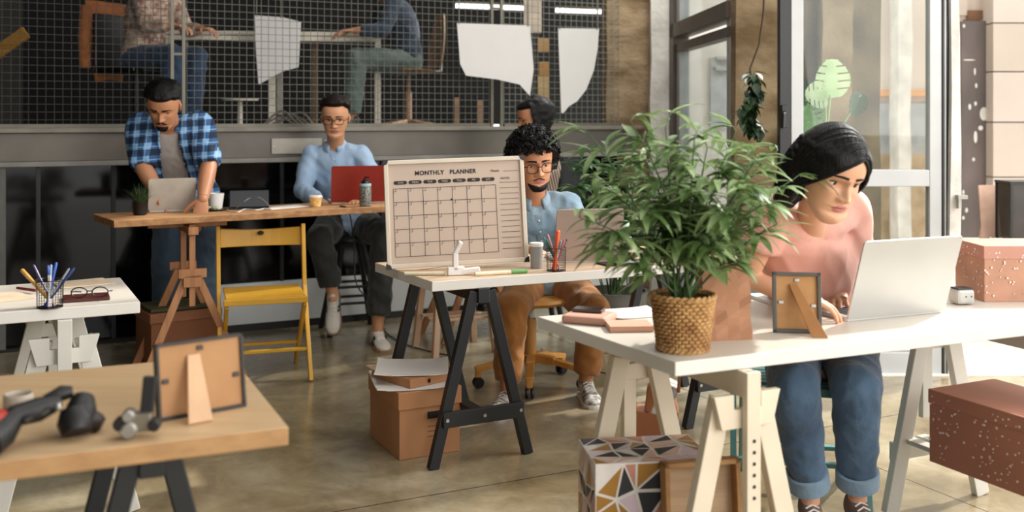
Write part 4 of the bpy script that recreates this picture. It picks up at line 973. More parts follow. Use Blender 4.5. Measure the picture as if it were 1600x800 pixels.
class Head:
    def __init__(s, c, yaw=0, pitch=0, roll=0, sc=1.0, male=True, jaw=1.0):
        s.M = (Matrix.Rotation(R(yaw), 3, 'Z') @ Matrix.Rotation(R(pitch), 3, 'X') @ Matrix.Rotation(R(roll), 3, 'Y'))
        s.c = V(c); s.sc = sc; s.male = male; s.jaw = jaw; s.Hh = .232
    def W(s, p): return s.c+s.M @ (V(p)*s.sc)
    def surf(s, th, t, off=0):
        """th: angle, -90deg = front"""
        w_ = catm(HW, t); 
        if t < .35: w_ *= 1+(s.jaw-1)*(1-t/.35)
        f, bk = catm(HF, t), catm(HB, t)
        cy = (bk-f)/2; hy = (bk+f)/2
        cx, sx = math.cos(th), math.sin(th)
        ex = .88
        x = w_*math.copysign(abs(cx)**ex, cx); y = cy+hy*math.copysign(abs(sx)**ex, sx)
        z = (t-.5)*s.Hh
        if sx < 0 and .02 < t < .9:
            fr = min(1, -sx*1.6); zz = z; ax = abs(x)
            T = lambda q: (q-.5)*s.Hh
            n = itp([(.29, 0), (.315, .004), (.335, .018), (.36, .0245), (.39, .022), (.44, .0165), (.5, .010), (.55, .006), (.6, 0)], t)
            sg = itp([(.3, .012), (.36, .0125), (.42, .0095), (.55, .008)], t)
            d = n*gs(x, sg)
            d += .008*gs(ax-.0145, .0065)*gs(zz-T(.347), .0065)
            d -= .0105*gs(ax-.031, .017)*gs(zz-T(.505), .0115)
            d -= .004*gs(ax-.014, .008)*gs(zz-T(.52), .010)
            d += (.0050 if s.male else .0025)*gs(ax-.028, .020)*gs(zz-T(.585), .008)
            d += .0045*gs(ax-.043, .018)*gs(zz-T(.41), .018)
            lw = gs(x, .0245)
            d += .0065*lw*gs(zz-T(.252), .0052)+.0075*gs(x, .020)*gs(zz-T(.207), .0062)-.006*gs(x, .026)*gs(zz-T(.229), .0026)
            d -= .003*gs(x, .02)*gs(zz-T(.172), .006)
            d -= .002*gs(x, .005)*gs(zz-T(.28), .008)
            d += .005*gs(x, .018)*gs(zz-T(.10), .014)
            y -= d*fr
        r = V((x, y, z))
        if off:
            n = V((x/max(w_, .01), (y-cy)/max(hy, .01), (t-.55)*1.8)); n.normalize(); r = r+n*off
        return r
    def thetas(s, n=128):
        return [-PI/2+ (a+ .38*math.sin(a)*-1) for a in [2*PI*i/n-PI for i in range(n)]]
    def mesh(s, mb, lipmi=1):
        n = 132; m = 96; ths = []
        for i in range(n):
            a = 2*PI*i/n-PI; ths.append(-PI/2+a-.45*math.sin(a)*.9)
        ts = [.004+.992*k/m for k in range(m+1)]
        P = [[s.W(s.surf(th, t)) for th in ths] for t in ts]
        n0 = len(mb.v); mb.loft(P)
        # lips
        fi = 0; base = len(mb.mi)-(m*n+2)
        for i in range(m):
            t = (ts[i]+ts[i+1])/2
            if .19 < t < .272:
                for j in range(n):
                    x = s.surf(ths[j], t)
                    if x.y < 0 and abs(x.x) < .0235*(1-((t-.229)/.048)**2)**.5 if abs((t-.229)/.048) < 1 else False: mb.mi[base+i*n+j] = lipmi
        # ears
        for sg in (-1, 1):
            Me = s.M @ Matrix.Rotation(R(sg*18), 3, 'Z') @ Matrix.Rotation(R(-12), 3, 'X')
            for (cc, rr) in (((0, .012, .0), (.007, .017, .030)), ((sg*.005, .004, .004), (.006, .008, .014))):
                mb.ell(s.W((sg*.0755+cc[0], cc[1]-.002, cc[2]-.008)), V(rr)*s.sc, M=Me, n=14, m=10)
    def fy(s, x, t):
        best = None
        for k in range(60):
            th = -PI*k/60; p = s.surf(th, t)
            if best is None or abs(p.x-x) < abs(best.x-x): best = p
        return best.y
    def face_parts(s, par, gaze=(0, 0), lid=.35, brow=M_BLACKM, iris='#2b1a10', skin=None, brow_w=.0032, lash=None):
        for sg in (-1, 1):
            x = sg*.031; t = .503; z = (t-.5)*s.Hh; y = s.fy(x, t)
            c = V((x, y+.0104, z)); r = .0140
            gd = (V((0, -1, 0))); gd = Matrix.Rotation(R(gaze[0]), 3, 'Z') @ Matrix.Rotation(R(gaze[1]), 3, 'X') @ gd
            b = MB(); q = gd.to_track_quat('Z', 'Y').to_matrix()
            prof = [(.0001, r), (r*.18, r*.985), (r*.19, r*.984), (r*.50, r*.87), (r*.53, r*.85)]+[(r*math.sin(a), r*math.cos(a)) for a in [R(38+12*k) for k in range(12)]]
            rings = [[s.W(c+q @ V((pr*math.cos(2*PI*i/18), pr*math.sin(2*PI*i/18), pz))) for i in range(18)] for pr, pz in prof]
            b.loft(rings)
            for f in range(len(b.mi)):
                ri = f//18; b.mi[f] = 2 if ri < 2 else (1 if ri < 4 else 0)
            b.build('eye', [mat('eye_white', '#e3dcd3', .25, var=.01), mat('iris_'+iris, iris, .2), M_BLACKM], par, world=True, smooth=True)
            # eyelids: almond opening on a shell
            b = MB(); R_ = r*1.10; nu = 20
            for (a0f, a1f) in ((1, 0),):
                top = []; 
                for row in range(7):
                    ring = []
                    for i in range(nu+1):
                        u = -1+2*i/nu; az = u*R(66)
                        edge = R(32-34*lid)*(math.sqrt(max(0, 1-u*u*.96)))-R(3)
                        el = edge+(R(80)-edge)*row/6
                        ring.append(s.W(c+V((R_*math.sin(az)*math.cos(el), -R_*math.cos(az)*math.cos(el), R_*math.sin(el)))))
                    top.append(ring)
                b.loft(top, caps=False) if False else [b.add(top[k]+top[k+1], [(i, i+1, nu+1+i+1, nu+1+i) for i in range(nu)]) for k in range(6)]
                edge_pts = top[0]
                lo = []
                for row in range(5):
                    ring = []
                    for i in range(nu+1):
                        u = -1+2*i/nu; az = u*R(66); edge = -R(24-10*lid)*math.sqrt(max(0, 1-u*u*.96))-R(3)
                        el = edge-(R(75)+edge)*row/4
                        ring.append(s.W(c+V((R_*math.sin(az)*math.cos(el), -R_*math.cos(az)*math.cos(el), R_*math.sin(el)))))
                    lo.append(ring)
                [b.add(lo[k]+lo[k+1], [(i, i+1, nu+1+i+1, nu+1+i) for i in range(nu)]) for k in range(4)]
            b.build('eyelid', skin, par, world=True, smooth=True)
            b = MB(); b.tube([p+(s.M @ V((0, -.0006, 0))) for p in edge_pts[1:-1]], .0009*s.sc if lash is None else lash*s.sc, 6); b.build('eyelashes', M_BLACKM, par, world=True, smooth=True)
            # eyebrow
            b = MB(); pts = []; rs = []
            for k in range(9):
                u = k/8; xx = sg*(.012+.038*u); tt = .600+.016*math.sin(PI*min(1, u*1.15)*.62)-.022*u*u
                yy = s.fy(xx, tt); pts.append(s.W((xx, yy-.0008, (tt-.5)*s.Hh))); rs.append(brow_w*s.sc*(1-.65*u*u))
            b.tube(pts, rs, 8); b.build('eyebrow', brow, par, world=True, smooth=True)
    def shell(s, name, m, par, off, mask, n=120, mm=80, t0=.03, noise_amp=.0, nf=40, extra=None):
        """hair/beard cap: off(th,t) thickness where mask(th,t)>0"""
        ths = [2*PI*i/n for i in range(n)]; ts = [t0+(.996-t0)*k/mm for k in range(mm+1)]
        vs = []; keep = []
        for t in ts:
            for th in ths:
                k = mask(th, t); kk = max(0, min(1, k)); o = off(th, t)*kk
                p = s.surf(th, t)
                if noise_amp and kk > 0: o += noise_amp*kk*mnoise.noise(p*nf)
                vs.append(s.W(s.surf(th, t, o-.0008))); keep.append(k > 0)
        fs = []
        for i in range(mm):
            for j in range(n):
                f = (i*n+j, i*n+(j+1) % n, (i+1)*n+(j+1) % n, (i+1)*n+j)
                if any(keep[q] for q in f): fs.append(f)
        top = s.W((0, s.surf(0, .99).y, .5*s.Hh+off(0, .99)))
        b = MB(); b.add(vs, fs); r0 = mm*n; ti = len(b.v); b.v.append(tuple(top)); 
        for j in range(n): b.f.append((r0+j, r0+(j+1) % n, ti)); b.mi.append(0)
        if not keep[-1]: b.f = b.f[:-n]; b.mi = b.mi[:-n]
        return b.build(name, m, par, world=True, smooth=True)
def remesh(mb, vox, smooth_it=3, noise_amp=0, nf=(8, 8, 8), seed=0, name='t'):
    me = mb.mesh(name); b = bmesh.new(); b.from_mesh(me); bmesh.ops.recalc_face_normals(b, faces=b.faces); b.to_mesh(me); b.free()
    o = bpy.data.objects.new('tmp', me); COL.objects.link(o)
    md = o.modifiers.new('r', 'REMESH'); md.mode = 'VOXEL'; md.voxel_size = vox; md.adaptivity = 0
    ms = o.modifiers.new('s', 'SMOOTH'); ms.factor = .6; ms.iterations = smooth_it
    bpy.context.view_layer.update()
    r = bpy.data.meshes.new_from_object(o.evaluated_get(bpy.context.evaluated_depsgraph_get()))
    bpy.data.objects.remove(o)
    if noise_amp:
        n = len(r.vertices); co = np.empty(n*3); r.vertices.foreach_get('co', co); co = co.reshape(-1, 3)
        no = np.empty(n*3); r.vertex_normals.foreach_get('vector', no); no = no.reshape(-1, 3)
        d = np.array([.7-2.2*abs(mnoise.noise(V((x[0]*nf[0]+seed+x[2]*3, x[1]*nf[1], x[2]*nf[2]-x[0]*2))))+.5-1.3*abs(mnoise.noise(V((x[0]*nf[0]*2.1+seed, x[1]*nf[1]*2.1, x[2]*nf[2]*1.7+x[0]*6)))) for x in co])
        co += no*(d*noise_amp)[:, None]; r.vertices.foreach_set('co', co.ravel()); r.update()
    return r
def emit(name, meshes, m, par):
    """join meshes (world coords) into ONE child object"""
    b = bmesh.new()
    for me in meshes: b.from_mesh(me)
    me = bpy.data.meshes.new(name); b.to_mesh(me); b.free()
    for x in (m if isinstance(m, (list, tuple)) else [m]): me.materials.append(x)
    me.transform(wmx(par).inverted()); me.polygons.foreach_set('use_smooth', [True]*len(me.polygons))
    o = bpy.data.objects.new(name, me); COL.objects.link(o); o.parent = par; return o
def seg(mb, a, ra, b, rb, k=6, bulge=.0, n=18, capball=True, flat=1.0, side=None):
    a, b = V(a), V(b); d = (b-a).normalized()
    s1 = (V(side)-d*V(side).dot(d)).normalized() if side is not None else d.orthogonal().normalized()
    s2 = d.cross(s1); rings = []
    for i in range(k+1):
        t = i/k; r = ra+(rb-ra)*t+bulge*math.sin(PI*t); rings.append(mb.ring(a+(b-a)*t, s1*r, s2*r*flat, n))
    mb.loft(rings)
    if capball:
        mb.ell(a, (ra, ra, ra), n=n, m=12); mb.ell(b, (rb, rb, rb), n=n, m=12)
def sect(mb, secs, n=28, ex=.9):
    """torso loft: secs = (centre, halfwidth vec, halfdepth vec)"""
    rings = []
    for c, a, d in secs:
        rings.append([V(c)+V(a)*math.copysign(abs(math.cos(t))**ex, math.cos(t))+V(d)*math.copysign(abs(math.sin(t))**ex, math.sin(t)) for t in [2*PI*i/n for i in range(n)]])
    mb.loft(rings)
def hand(wrist, dirv, palm_n, thumb_side, sc=1.0, curl=(20, 25, 20), spread=5, vox=.0032):
    """dirv: towards fingers; palm_n: palm facing; thumb_side: vector toward thumb"""
    d = V(dirv).normalized(); pn = V(palm_n); pn = (pn-d*pn.dot(d)).normalized(); ts = V(thumb_side); ts = (ts-d*ts.dot(d)-pn*ts.dot(pn)).normalized()
    b = MB(); w_ = V(wrist); s = sc
    rings = []
    for (t, hw, hd) in ((-.03, .026, .020), (0, .027, .018), (.03, .036, .017), (.06, .040, .015), (.085, .040, .013)):
        rings.append(b.ring(w_+d*t*s, ts*hw*s, pn*hd*s, 18))
    b.loft(rings); b.ell(w_+d*.085*s, (.012*s,)*3, n=10, m=8)
    L = [(.031, .044, .025, .021), (.011, .049, .029, .023), (-.010, .045, .027, .022), (-.030, .035, .021, .019)]
    for i, (off, l1, l2, l3) in enumerate(L):
        sp = R(spread*(1.4-i)); cur = 0; p = w_+d*(.083-.004*abs(i-1))*s+ts*off*s; r = (.0092-.0006*(i == 3)*2)*s
        seg(b, p-d*.02*s, r*1.05, p, r, 2, n=12)
        for l, cdeg, r2 in ((l1, curl[0], r*.92), (l2, curl[1], r*.84), (l3, curl[2], r*.72)):
            cur += cdeg; v = (d*math.cos(sp)+ts*math.sin(sp)); v = v*math.cos(R(cur))+pn*math.sin(R(cur))
            q = p+v*l*s; seg(b, p, r, q, r2, 3, n=12); p, r = q, r2
    p = w_+d*.018*s+ts*.028*s+pn*.004*s; r = .0125*s; v = (d*.62+ts*.70+pn*.35).normalized()
    for l, r2, tw in ((.040, .0108*s, 0), (.032, .0098*s, .25), (.026, .0078*s, .3)):
        v = (v+d*tw+pn*tw*.3-ts*tw*.3).normalized(); q = p+v*l*s; seg(b, p, r, q, r2, 3, n=12); p, r = q, r2
    return remesh(b, vox, 3)
def shoe(name, par, ankle, toe_dir, up=(0, 0, 1), L=.27, mu=None, ms=None, stripe=None, lace=True):
    """ankle: point above heel area; sole lies .085 below"""
    d = V(toe_dir); u = V(up).normalized(); d = (d-u*d.dot(u)).normalized(); s_ = u.cross(d); c = V(ankle)
    b = MB(); rings = []
    for (t, w_, h0, h1) in ((-.24, .012, -.075, -.03), (-.22, .030, -.080, .01), (-.12, .036, -.082, .035), (0, .037, -.082, .030), (.14, .038, -.082, -.005), (.3, .042, -.082, -.022), (.5, .047, -.082, -.035), (.66, .044, -.082, -.043), (.76, .028, -.080, -.055), (.79, .008, -.075, -.065)):
        cz = (h0+h1)/2; hz = (h1-h0)/2
        rings.append(b.ring(c+d*t*L+u*cz, s_*w_, u*hz, 18))
    b.loft(rings); me = remesh(b, .006, 3); up_ = emit(name, [me], mu, par)
    b = MB(); rings = []
    prof = [(-.25, .022), (-.22, .036), (-.1, .040), (.1, .040), (.3, .046), (.5, .051), (.66, .047), (.77, .030), (.80, .01)]
    left = [c+d*t*L+s_*w_-u*.085 for t, w_ in prof]; right = [c+d*t*L-s_*w_-u*.085 for t, w_ in prof][::-1]
    P = left+right; b.loft([[p-u*.012 for p in P], [p+u*.014 for p in P]]); b.build('sole', ms, up_, world=True, bevel=.004)
    if stripe:
        for sg in (-1, 1):
            b = MB()
            for k in range(2): b.bar(c+d*(.12+.09*k)*L+s_*sg*.041-u*.07, c+d*(.22+.09*k)*L+s_*sg*.034-u*.02, .014, .004, d)
            b.build('side_stripe', stripe, up_, world=True)
    if lace:
        b = MB()
        for k in range(4):
            t = .12+.09*k; z = itp([(.14, -.004), (.3, -.021), (.5, -.034)], t)
            b.tube([c+d*t*L+s_*.022+u*(z-.006), c+d*t*L+u*(z+.005), c+d*(t+.02)*L-s_*.022+u*(z-.006)], .003, 6)
        b.build('laces', M_PAPER, up_, world=True, smooth=True)
    return up_
def glasses(hd, par, m, w_=.024, h_=.019, rr=.0016):
    t = .49; z = (t-.5)*hd.Hh; y = hd.fy(0, .53)-.012
    for sg in (-1, 1):
        b = MB(); b.tube([hd.W((sg*.0315+w_*math.copysign(abs(math.cos(a))**.8, math.cos(a)), y+.003, z+h_*math.copysign(abs(math.sin(a))**.8, math.sin(a)))) for a in [2*PI*i/24 for i in range(24)]], rr*hd.sc, 6, closed=True, caps=False)
        b.tube([hd.W((sg*.055, y+.004, z+.008)), hd.W((sg*.074, y+.02, z+.008)), hd.W((sg*.080, .005, z+.004))], rr*hd.sc, 6); b.build('glasses_rim', m, par, world=True, smooth=True)
    b = MB(); b.tube([hd.W((-.009, y+.002, z+.005)), hd.W((0, y-.001, z+.008)), hd.W((.009, y+.002, z+.005))], rr*hd.sc, 6); b.build('glasses_bridge', m, par, world=True, smooth=True)
def curls(name, pts, r0, r1, m, par, seed=1):
    random.seed(seed); b = MB()
    for p in pts:
        r = random.uniform(r0, r1); ax = V((random.gauss(0, 1), random.gauss(0, 1), random.gauss(0, 1))).normalized(); a = ax.orthogonal().normalized(); c = ax.cross(a)
        P = [p+(a*math.cos(2.2*k)*r+c*math.sin(2.2*k)*r)+ax*(k-4)*r*.28 for k in range(8)]
        b.tube(P, r*.42, 5)
    return b.build(name, m, par, world=True, smooth=True)
M_HAIRB = mat('black_hair', '#0f0c0b', .5, col2='#070605', scale=40, bump=.35, bscale=160, stretch=(1, 1, .2), spec=.2)
M_HAIRD = mat('dark_brown_hair', '#20140e', .55, col2='#120a06', scale=40, bump=.35, bscale=160, stretch=(1, 1, .2), spec=.2)
def short_hair(hd, par, m, front=.80, side=.50, back=.22, thick=.014, top=.02, tuft=.0):
    def hl(th):
        f = -math.sin(th)       # 1 front .. -1 back
        ax = abs(math.cos(th))
        base = front-.03*(1-ax) if f > .25 else None
        if f > .25: return front-.06*(1-f)*0+(-.10*max(0, ax-.75)/.25)
        if f > -.05: u = (f+.05)/.3; return side+(front-.10*max(0, ax-.75)/.25-side)*u
        u = min(1, (-f-.05)/.5); return side+(back-side)*u
    return hd.shell('hair', m, par, lambda th, t: thick+(top-thick)*min(1, max(0, (t-.66)/.16))+tuft*max(0, -math.sin(th))*max(0, (t-.78)/.22), lambda th, t: (t-hl(th))*22, noise_amp=.004, nf=55)
TWM = [(-.13, .115, .085), (-.02, .168, .112), (.1, .16, .108), (.3, .145, .098), (.5, .160, .108), (.68, .178, .115), (.82, .182, .100), (.91, .150, .082), (.97, .085, .066), (1.04, .058, .060)]
TWF = [(-.13, .115, .090), (-.02, .172, .118), (.1, .160, .108), (.3, .122, .088), (.5, .136, .100), (.66, .150, .118), (.8, .155, .092), (.91, .125, .072), (.97, .070, .058), (1.04, .047, .050)]
class Body:
    def __init__(s, label, base, head, neck, sh, el, wr, pelvis, hip, kn, an, fem=False, k=1.0, front=None, bow=.04, skin=None, group=None, hdir=None, curl=(20, 25, 20), armk=1.0, legk=1.0):
        s.par = thing('person', label, 'person', (base.x, base.y, base.z)); s.hd = head; s.neck = V(neck); s.sh = sh; s.el = el; s.wr = wr
        s.pel = V(pelvis); s.hip = hip; s.kn = kn; s.an = an; s.fem = fem; s.k = k; s.bow = bow; s.skin = skin; s.hdir = hdir; s.curl = curl; s.armk = armk; s.legk = legk
        s.front = V(front)
    def torso(s, mb, add=0, t0=-.13, t1=1.04, stretch=1.0):
        tab = TWF if s.fem else TWM; N_ = s.neck; P = s.pel; ss = (V(s.sh[1])-V(s.sh[0])).normalized(); hs = (V(s.hip[1])-V(s.hip[0])).normalized(); secs = []
        ks = (V(s.sh[1])-V(s.sh[0])).length/2/(.165 if not s.fem else .145)
        for i in range(25):
            t = t0+(t1-t0)*i/24
            w_ = itp([(a, b) for a, b, c in tab], t)*s.k; d_ = itp([(a, c) for a, b, c in tab], t)*s.k
            if t > .5: w_ *= 1+(ks-1)*min(1, (t-.5)/.3)*(1 if t < .93 else 0)
            c = P+(N_-P)*t-s.front*s.bow*math.sin(PI*max(0, min(1, t)))*1.0
            sd = (hs*(1-t)+ss*t).normalized(); tg = (N_-P).normalized(); fr = tg.cross(sd).normalized()
            g = add if t < .95 else add*.6
            secs.append((c, sd*(w_+g), fr*(d_+g)))
        sect(mb, secs)
    def bodymesh(s, vox=.0075, hands=True, headmesh=True):
        b = MB(); k = s.k; s.torso(b)
        seg(b, s.neck-(s.neck-s.pel).normalized()*.02, .056*k*(.88 if s.fem else 1), s.hd.W((0, .022, -.06)), .054*k*(.86 if s.fem else 1), 4)
        ak = k*s.armk*(.86 if s.fem else 1); lk = k*s.legk*(.92 if s.fem else 1)
        for i in range(2):
            seg(b, s.sh[i], .054*ak, s.el[i], .040*ak, 6, .003)
            seg(b, s.el[i], .040*ak, s.wr[i], .025*ak, 8, .006*ak)
            seg(b, s.hip[i], .088*lk, s.kn[i], .060*lk, 6); seg(b, s.kn[i], .056*lk, s.an[i], .034*lk, 8, .010)
            seg(b, V(s.an[i]), .034*lk, V(s.an[i])-ZZ*.03, .034*lk, 2)
        ms = [remesh(b, vox, 4)]
        if headmesh:
            h = MB(); s.hd.mesh(h, 1); ms.append(h.mesh('h')); me = ms[-1]
            bb = bmesh.new(); bb.from_mesh(me); bmesh.ops.recalc_face_normals(bb, faces=bb.faces); bb.to_mesh(me); bb.free()
        if hands:
            for i in range(2):
                hd_ = s.hdir[i] if s.hdir else None
                if hd_ is None: continue
                d, pn, ts = hd_[:3]; cu = hd_[3] if len(hd_) > 3 else s.curl
                ms.append(hand(s.wr[i], d, pn, ts, k*.98, cu, vox=.0035))
        me2 = emit('body', ms, [s.skin, s.lip], s.par); return me2
    lip = None
    def top(s, name, m, add=.014, sl=(.6, .6), vox=.009, t0=-.16, t1=.99, amp=.006, nf=(7, 7, 12), sr=.066, cut=None, seed=0, full=(False, False), collar=False):
        b = MB(); k = s.k; s.torso(b, add, t0, t1); ax_ = (s.neck-s.pel).normalized()
        for i in range(2): seg(b, s.neck-ax_*.035+(V(s.sh[i])-s.neck)*.22, .05*k+add*.6, V(s.sh[i])+(s.neck-V(s.sh[i]))*.06, sr*k*.86, 5)
        for i in range(2):
            S = V(s.sh[i]); E = V(s.el[i]); Wr = V(s.wr[i]); f = sl[i]; q = sr*k*(.9 if s.fem else 1)
            if f <= 1: seg(b, S, q, S+(E-S)*f, q*(1.02 if f < .8 else .88), 4, capball=False); b.ell(S, (q, q, q), n=18, m=12)
            else:
                seg(b, S, q, E, q*.84, 5); g = f-1; seg(b, E, q*.84, E+(Wr-E)*g, q*(.84-.22*g), 5, capball=False); b.ell(E, (q*.84,)*3)
        me = remesh(b, vox, 5, amp, nf, seed)
        if cut:
            bb = bmesh.new(); bb.from_mesh(me); dl = [f for f in bb.faces if cut(f.calc_center_median())]; bmesh.ops.delete(bb, geom=dl, context='FACES'); bb.to_mesh(me); bb.free()
        o = emit(name, [me], m, s.par)
        if cut: md = o.modifiers.new('s', 'SOLIDIFY'); md.thickness = .005; md.offset = 0
        return o
    def trousers(s, name, m, end=(.95, .95), add=.014, r=(.104, .080, .074), vox=.010, amp=.007, nf=(8, 8, 9), seed=3):
        b = MB(); k = s.k*(.95 if s.fem else 1); s.torso(b, add, -.15, .2)
        for i in range(2):
            h, kn, an = V(s.hip[i]), V(s.kn[i]), V(s.an[i]); e = kn+(an-kn)*end[i]
            seg(b, h, r[0]*k, kn, r[1]*k, 6); seg(b, kn, r[1]*k, e, r[2]*k, 6, capball=False); b.ell(kn, (r[1]*k*1.02,)*3)
        return emit(name, [remesh(b, vox, 5, amp, nf, seed)], m, s.par)
fwd = lambda a: V((math.sin(R(a)), -math.cos(R(a)), 0))
SK1 = skin_mat('skin_warm', '#d39a74', '#c98d67'); SK2 = skin_mat('skin_light', '#d8a584', '#cd9876'); SK3 = skin_mat('skin_tan', '#c08864', '#b47c58'); SK4 = skin_mat('skin_tawny', '#d29c76', '#c68f6a')
LIP1 = mat('lip_rose', '#b0645a', .4, var=.03); LIP2 = mat('lip_brown', '#a5685a', .45, var=.03)
def cloth(name, c, c2, rough=.85, bump=.35, bscale=35, scale=9, stretch=None): return mat(name, c, rough, col2=c2, scale=scale, bump=bump, bscale=bscale, sheen=.2, stretch=stretch)
# ---------------------------------------------------------------- woman in the pink tee
hd = Head(D(1296, 270, 3.06), yaw=17, pitch=22, roll=8, sc=1.14, male=False, jaw=1.12)
sh = [D(1208, 334, 3.24), D(1330, 324, 3.36)]; el = [D(1168, 434, 3.28), D(1336, 438, 3.53)]; wr = [D(1238, 462, 3.22), D(1303, 443, 3.42)]
hip = [J(1238, .53, 3.62), J(1328, .53, 3.66)]; kn = [D(1240, 604, 3.27), D(1338, 606, 3.30)]; an = [J(1266, .105, 3.40), J(1340, .105, 3.42)]
woman = Body('woman in a pink t-shirt and rolled jeans leaning over the silver laptop', J(1300, 0, 3.45), hd, D(1264, 352, 3.27), sh, el, wr, J(1284, .55, 3.66), hip, kn, an, True, 1.0, fwd(12), .05, SK2,
    hdir=[(V((.9, -.3, -.12)), V((0, 0, -1)), V((.3, -1, 0))), (D(1307, 470, 3.335)-wr[1], V((-.1, -.35, -1)), V((-1, -.2, .1)), (22, 28, 18))], armk=.92)
woman.lip = LIP1; woman.bodymesh(.0065)
M_PINK = cloth('pink_cotton', '#e0a998', '#d69b8b', bump=.15)
tee = woman.top('t_shirt', M_PINK, .020, (.52, .55), .0085, -.1, .955, .009, (5, 5, 5), .066, seed=5)
# neckband
nb = MB(); ax_ = (woman.neck-woman.pel).normalized(); sd_ = (V(sh[1])-V(sh[0])).normalized(); fr_ = ax_.cross(sd_).normalized()
jm = cloth('blue_denim', '#47617a', '#2c4159', bump=.3, bscale=60, scale=5); jm2 = cloth('denim_turnup', '#8199ab', '#6d8598', bump=.3, bscale=60)
woman.trousers('jeans', jm, (.80, .80), .015, (.100, .083, .062), .009, .007, (9, 9, 8))
for i in range(2):
    K, A = V(kn[i]), V(an[i]); a_ = K+(A-K)*.76; b_ = K+(A-K)*.90; b = MB(); n = 22; d_ = (b_-a_).normalized(); s1 = V((1, 0, 0)); s1 = (s1-d_*s1.dot(d_)).normalized(); s2 = d_.cross(s1)
    rg = [b.ring(p, s1*r, s2*r, n) for p, r in ((a_, .066), (a_+d_*.003, .070), (b_-d_*.003, .071), (b_, .068), (b_-d_*.002, .062), (a_, .061))]
    b.loft(rg, caps=False, closed=True); b.build('turn_up', jm2, woman.par, world=True, smooth=True)
M_MAUVE = mat('mauve_canvas', '#7a655f', .8, bump=.2)
for i in range(2): shoe('shoe', woman.par, V(an[i])-ZZ*.018, V((.12*(i-.5), -1, 0)), L=.235, mu=M_MAUVE, ms=M_GW)
hd.face_parts(woman.par, gaze=(14, 8), lid=.26, brow=M_HAIRB, skin=SK2, brow_w=.0036, iris='#1d120c', lash=.0015)
# hair: parted cap, side curtains and the long back
hl = [(-1, .26), (0, .30)]
def wmask(th, t):
    f = -math.sin(th); x = math.cos(th)
    if f > .15: u_ = x-.42; edge = .845-.30*(abs(u_)/1.25)**1.25 if u_ < 0 else .845-.42*(u_/.5)**1.2
    else: edge = .42+(f+.1)*.8 if f > -.1 else .22
    if abs(x) > .86 and f > 0: edge = min(edge, .44)
    return (t-edge)*26
hd.shell('hair', M_HAIRB, woman.par, lambda th, t: .012+.004*max(0, math.sin(th)), wmask, n=140, mm=90, noise_amp=.003, nf=40)
def lock(pts, r, nm='hair_lock', flat=.45, m=M_HAIRB):
    b = MB(); P = [hd.W(p) if not isinstance(p, tuple) or len(p) == 3 and abs(p[0]) < .4 else p for p in pts]
    b.tube(P, r, 12); return b.build(nm, m, woman.par, world=True, smooth=True)
# back / left mass falling behind her right shoulder (picture left)
b = MB()
mass = [((-.02, .050, .05), .064), ((-.040, .055, .00), .064), ((-.050, .06, -.05), .056), ((-.055, .062, -.09), .046), ((-.062, .055, -.12), .032), ((-.066, .05, -.14), .012)]
b.tube([hd.W(p) for p, r in mass], [r for p, r in mass], 20)
b.tube([hd.W((.03, .07, .05)), hd.W((.04, .085, -.02)), hd.W((.045, .09, -.09)), hd.W((.05, .085, -.15))], [.06, .06, .05, .02], 18)
b.tube([hd.W((-.05, .01, .075)), hd.W((-.070, .0, .035)), hd.W((-.078, .0, -.02)), hd.W((-.084, .01, -.06)), hd.W((-.088, .02, -.10)), hd.W((-.09, .03, -.13))], [.02, .022, .024, .024, .018, .006], 14)
me = remesh(b, .005, 4, .004, (60, 60, 12), 2); emit('hair_back', [me], M_HAIRB, woman.par)
random.seed(12); b = MB()
for k in range(300):
    left = k % 5 < 3; ph = R(random.uniform(36, 128)); u0 = V((.27+random.uniform(-.02, .02), -math.cos(ph), math.sin(ph))).normalized()
    g = (ph-R(36))/R(92)
    if left: u1 = V((-.95, -.12+.85*g+random.uniform(-.06, .06), -.22-.15*random.random())).normalized(); dn = random.uniform(.02, .07)
    else: u1 = V((.95, -.22+.85*g+random.uniform(-.06, .06), -.20-.2*random.random())).normalized(); dn = random.uniform(.02, .06)
    P = []; rr = 1+random.uniform(-.012, .012)
    om = math.acos(max(-1, min(1, u0.dot(u1))))
    for q_ in range(12):
        t = q_/11; v = (u0*math.sin((1-t)*om)+u1*math.sin(t*om))/math.sin(om); P.append(V((v.x*.091*rr, .006+v.y*.113*rr, v.z*.131*rr)))
    e = P[-1]; P += [e+V((.002*(-1 if left else 1)*.5, .006, -dn*.5)), e+V((-.002*(-1 if left else 1), .014, -dn))]
    b.tube([hd.W(q_) for q_ in P], [.003]+[.0046]*10+[.0042, .003, .001], 5)
b.build('hair_strands', M_HAIRB, woman.par, world=True, smooth=True)
random.seed(5)
for k in range(7):
    x0 = .062+.0015*k; lock([(x0-.02, -.035+.006*k, .075), (x0+.008, -.032+.008*k, .035), (x0+.018, -.02+.009*k, -.01), (x0+.017, -.008+.008*k, -.05-.006*k), (x0+.012, .0+.006*k, -.085-.01*(k % 3))], [.006, .008, .008, .006, .0015])
for k in range(6):
    x0 = -.066-.002*k; lock([(x0+.03, -.04+.01*k, .078), (x0, -.03+.01*k, .04), (x0-.014, -.015+.008*k, -.01), (x0-.02, 0+.008*k, -.07), (x0-.022, .01+.006*k, -.10-.006*k)], [.005, .007, .008, .007, .002])
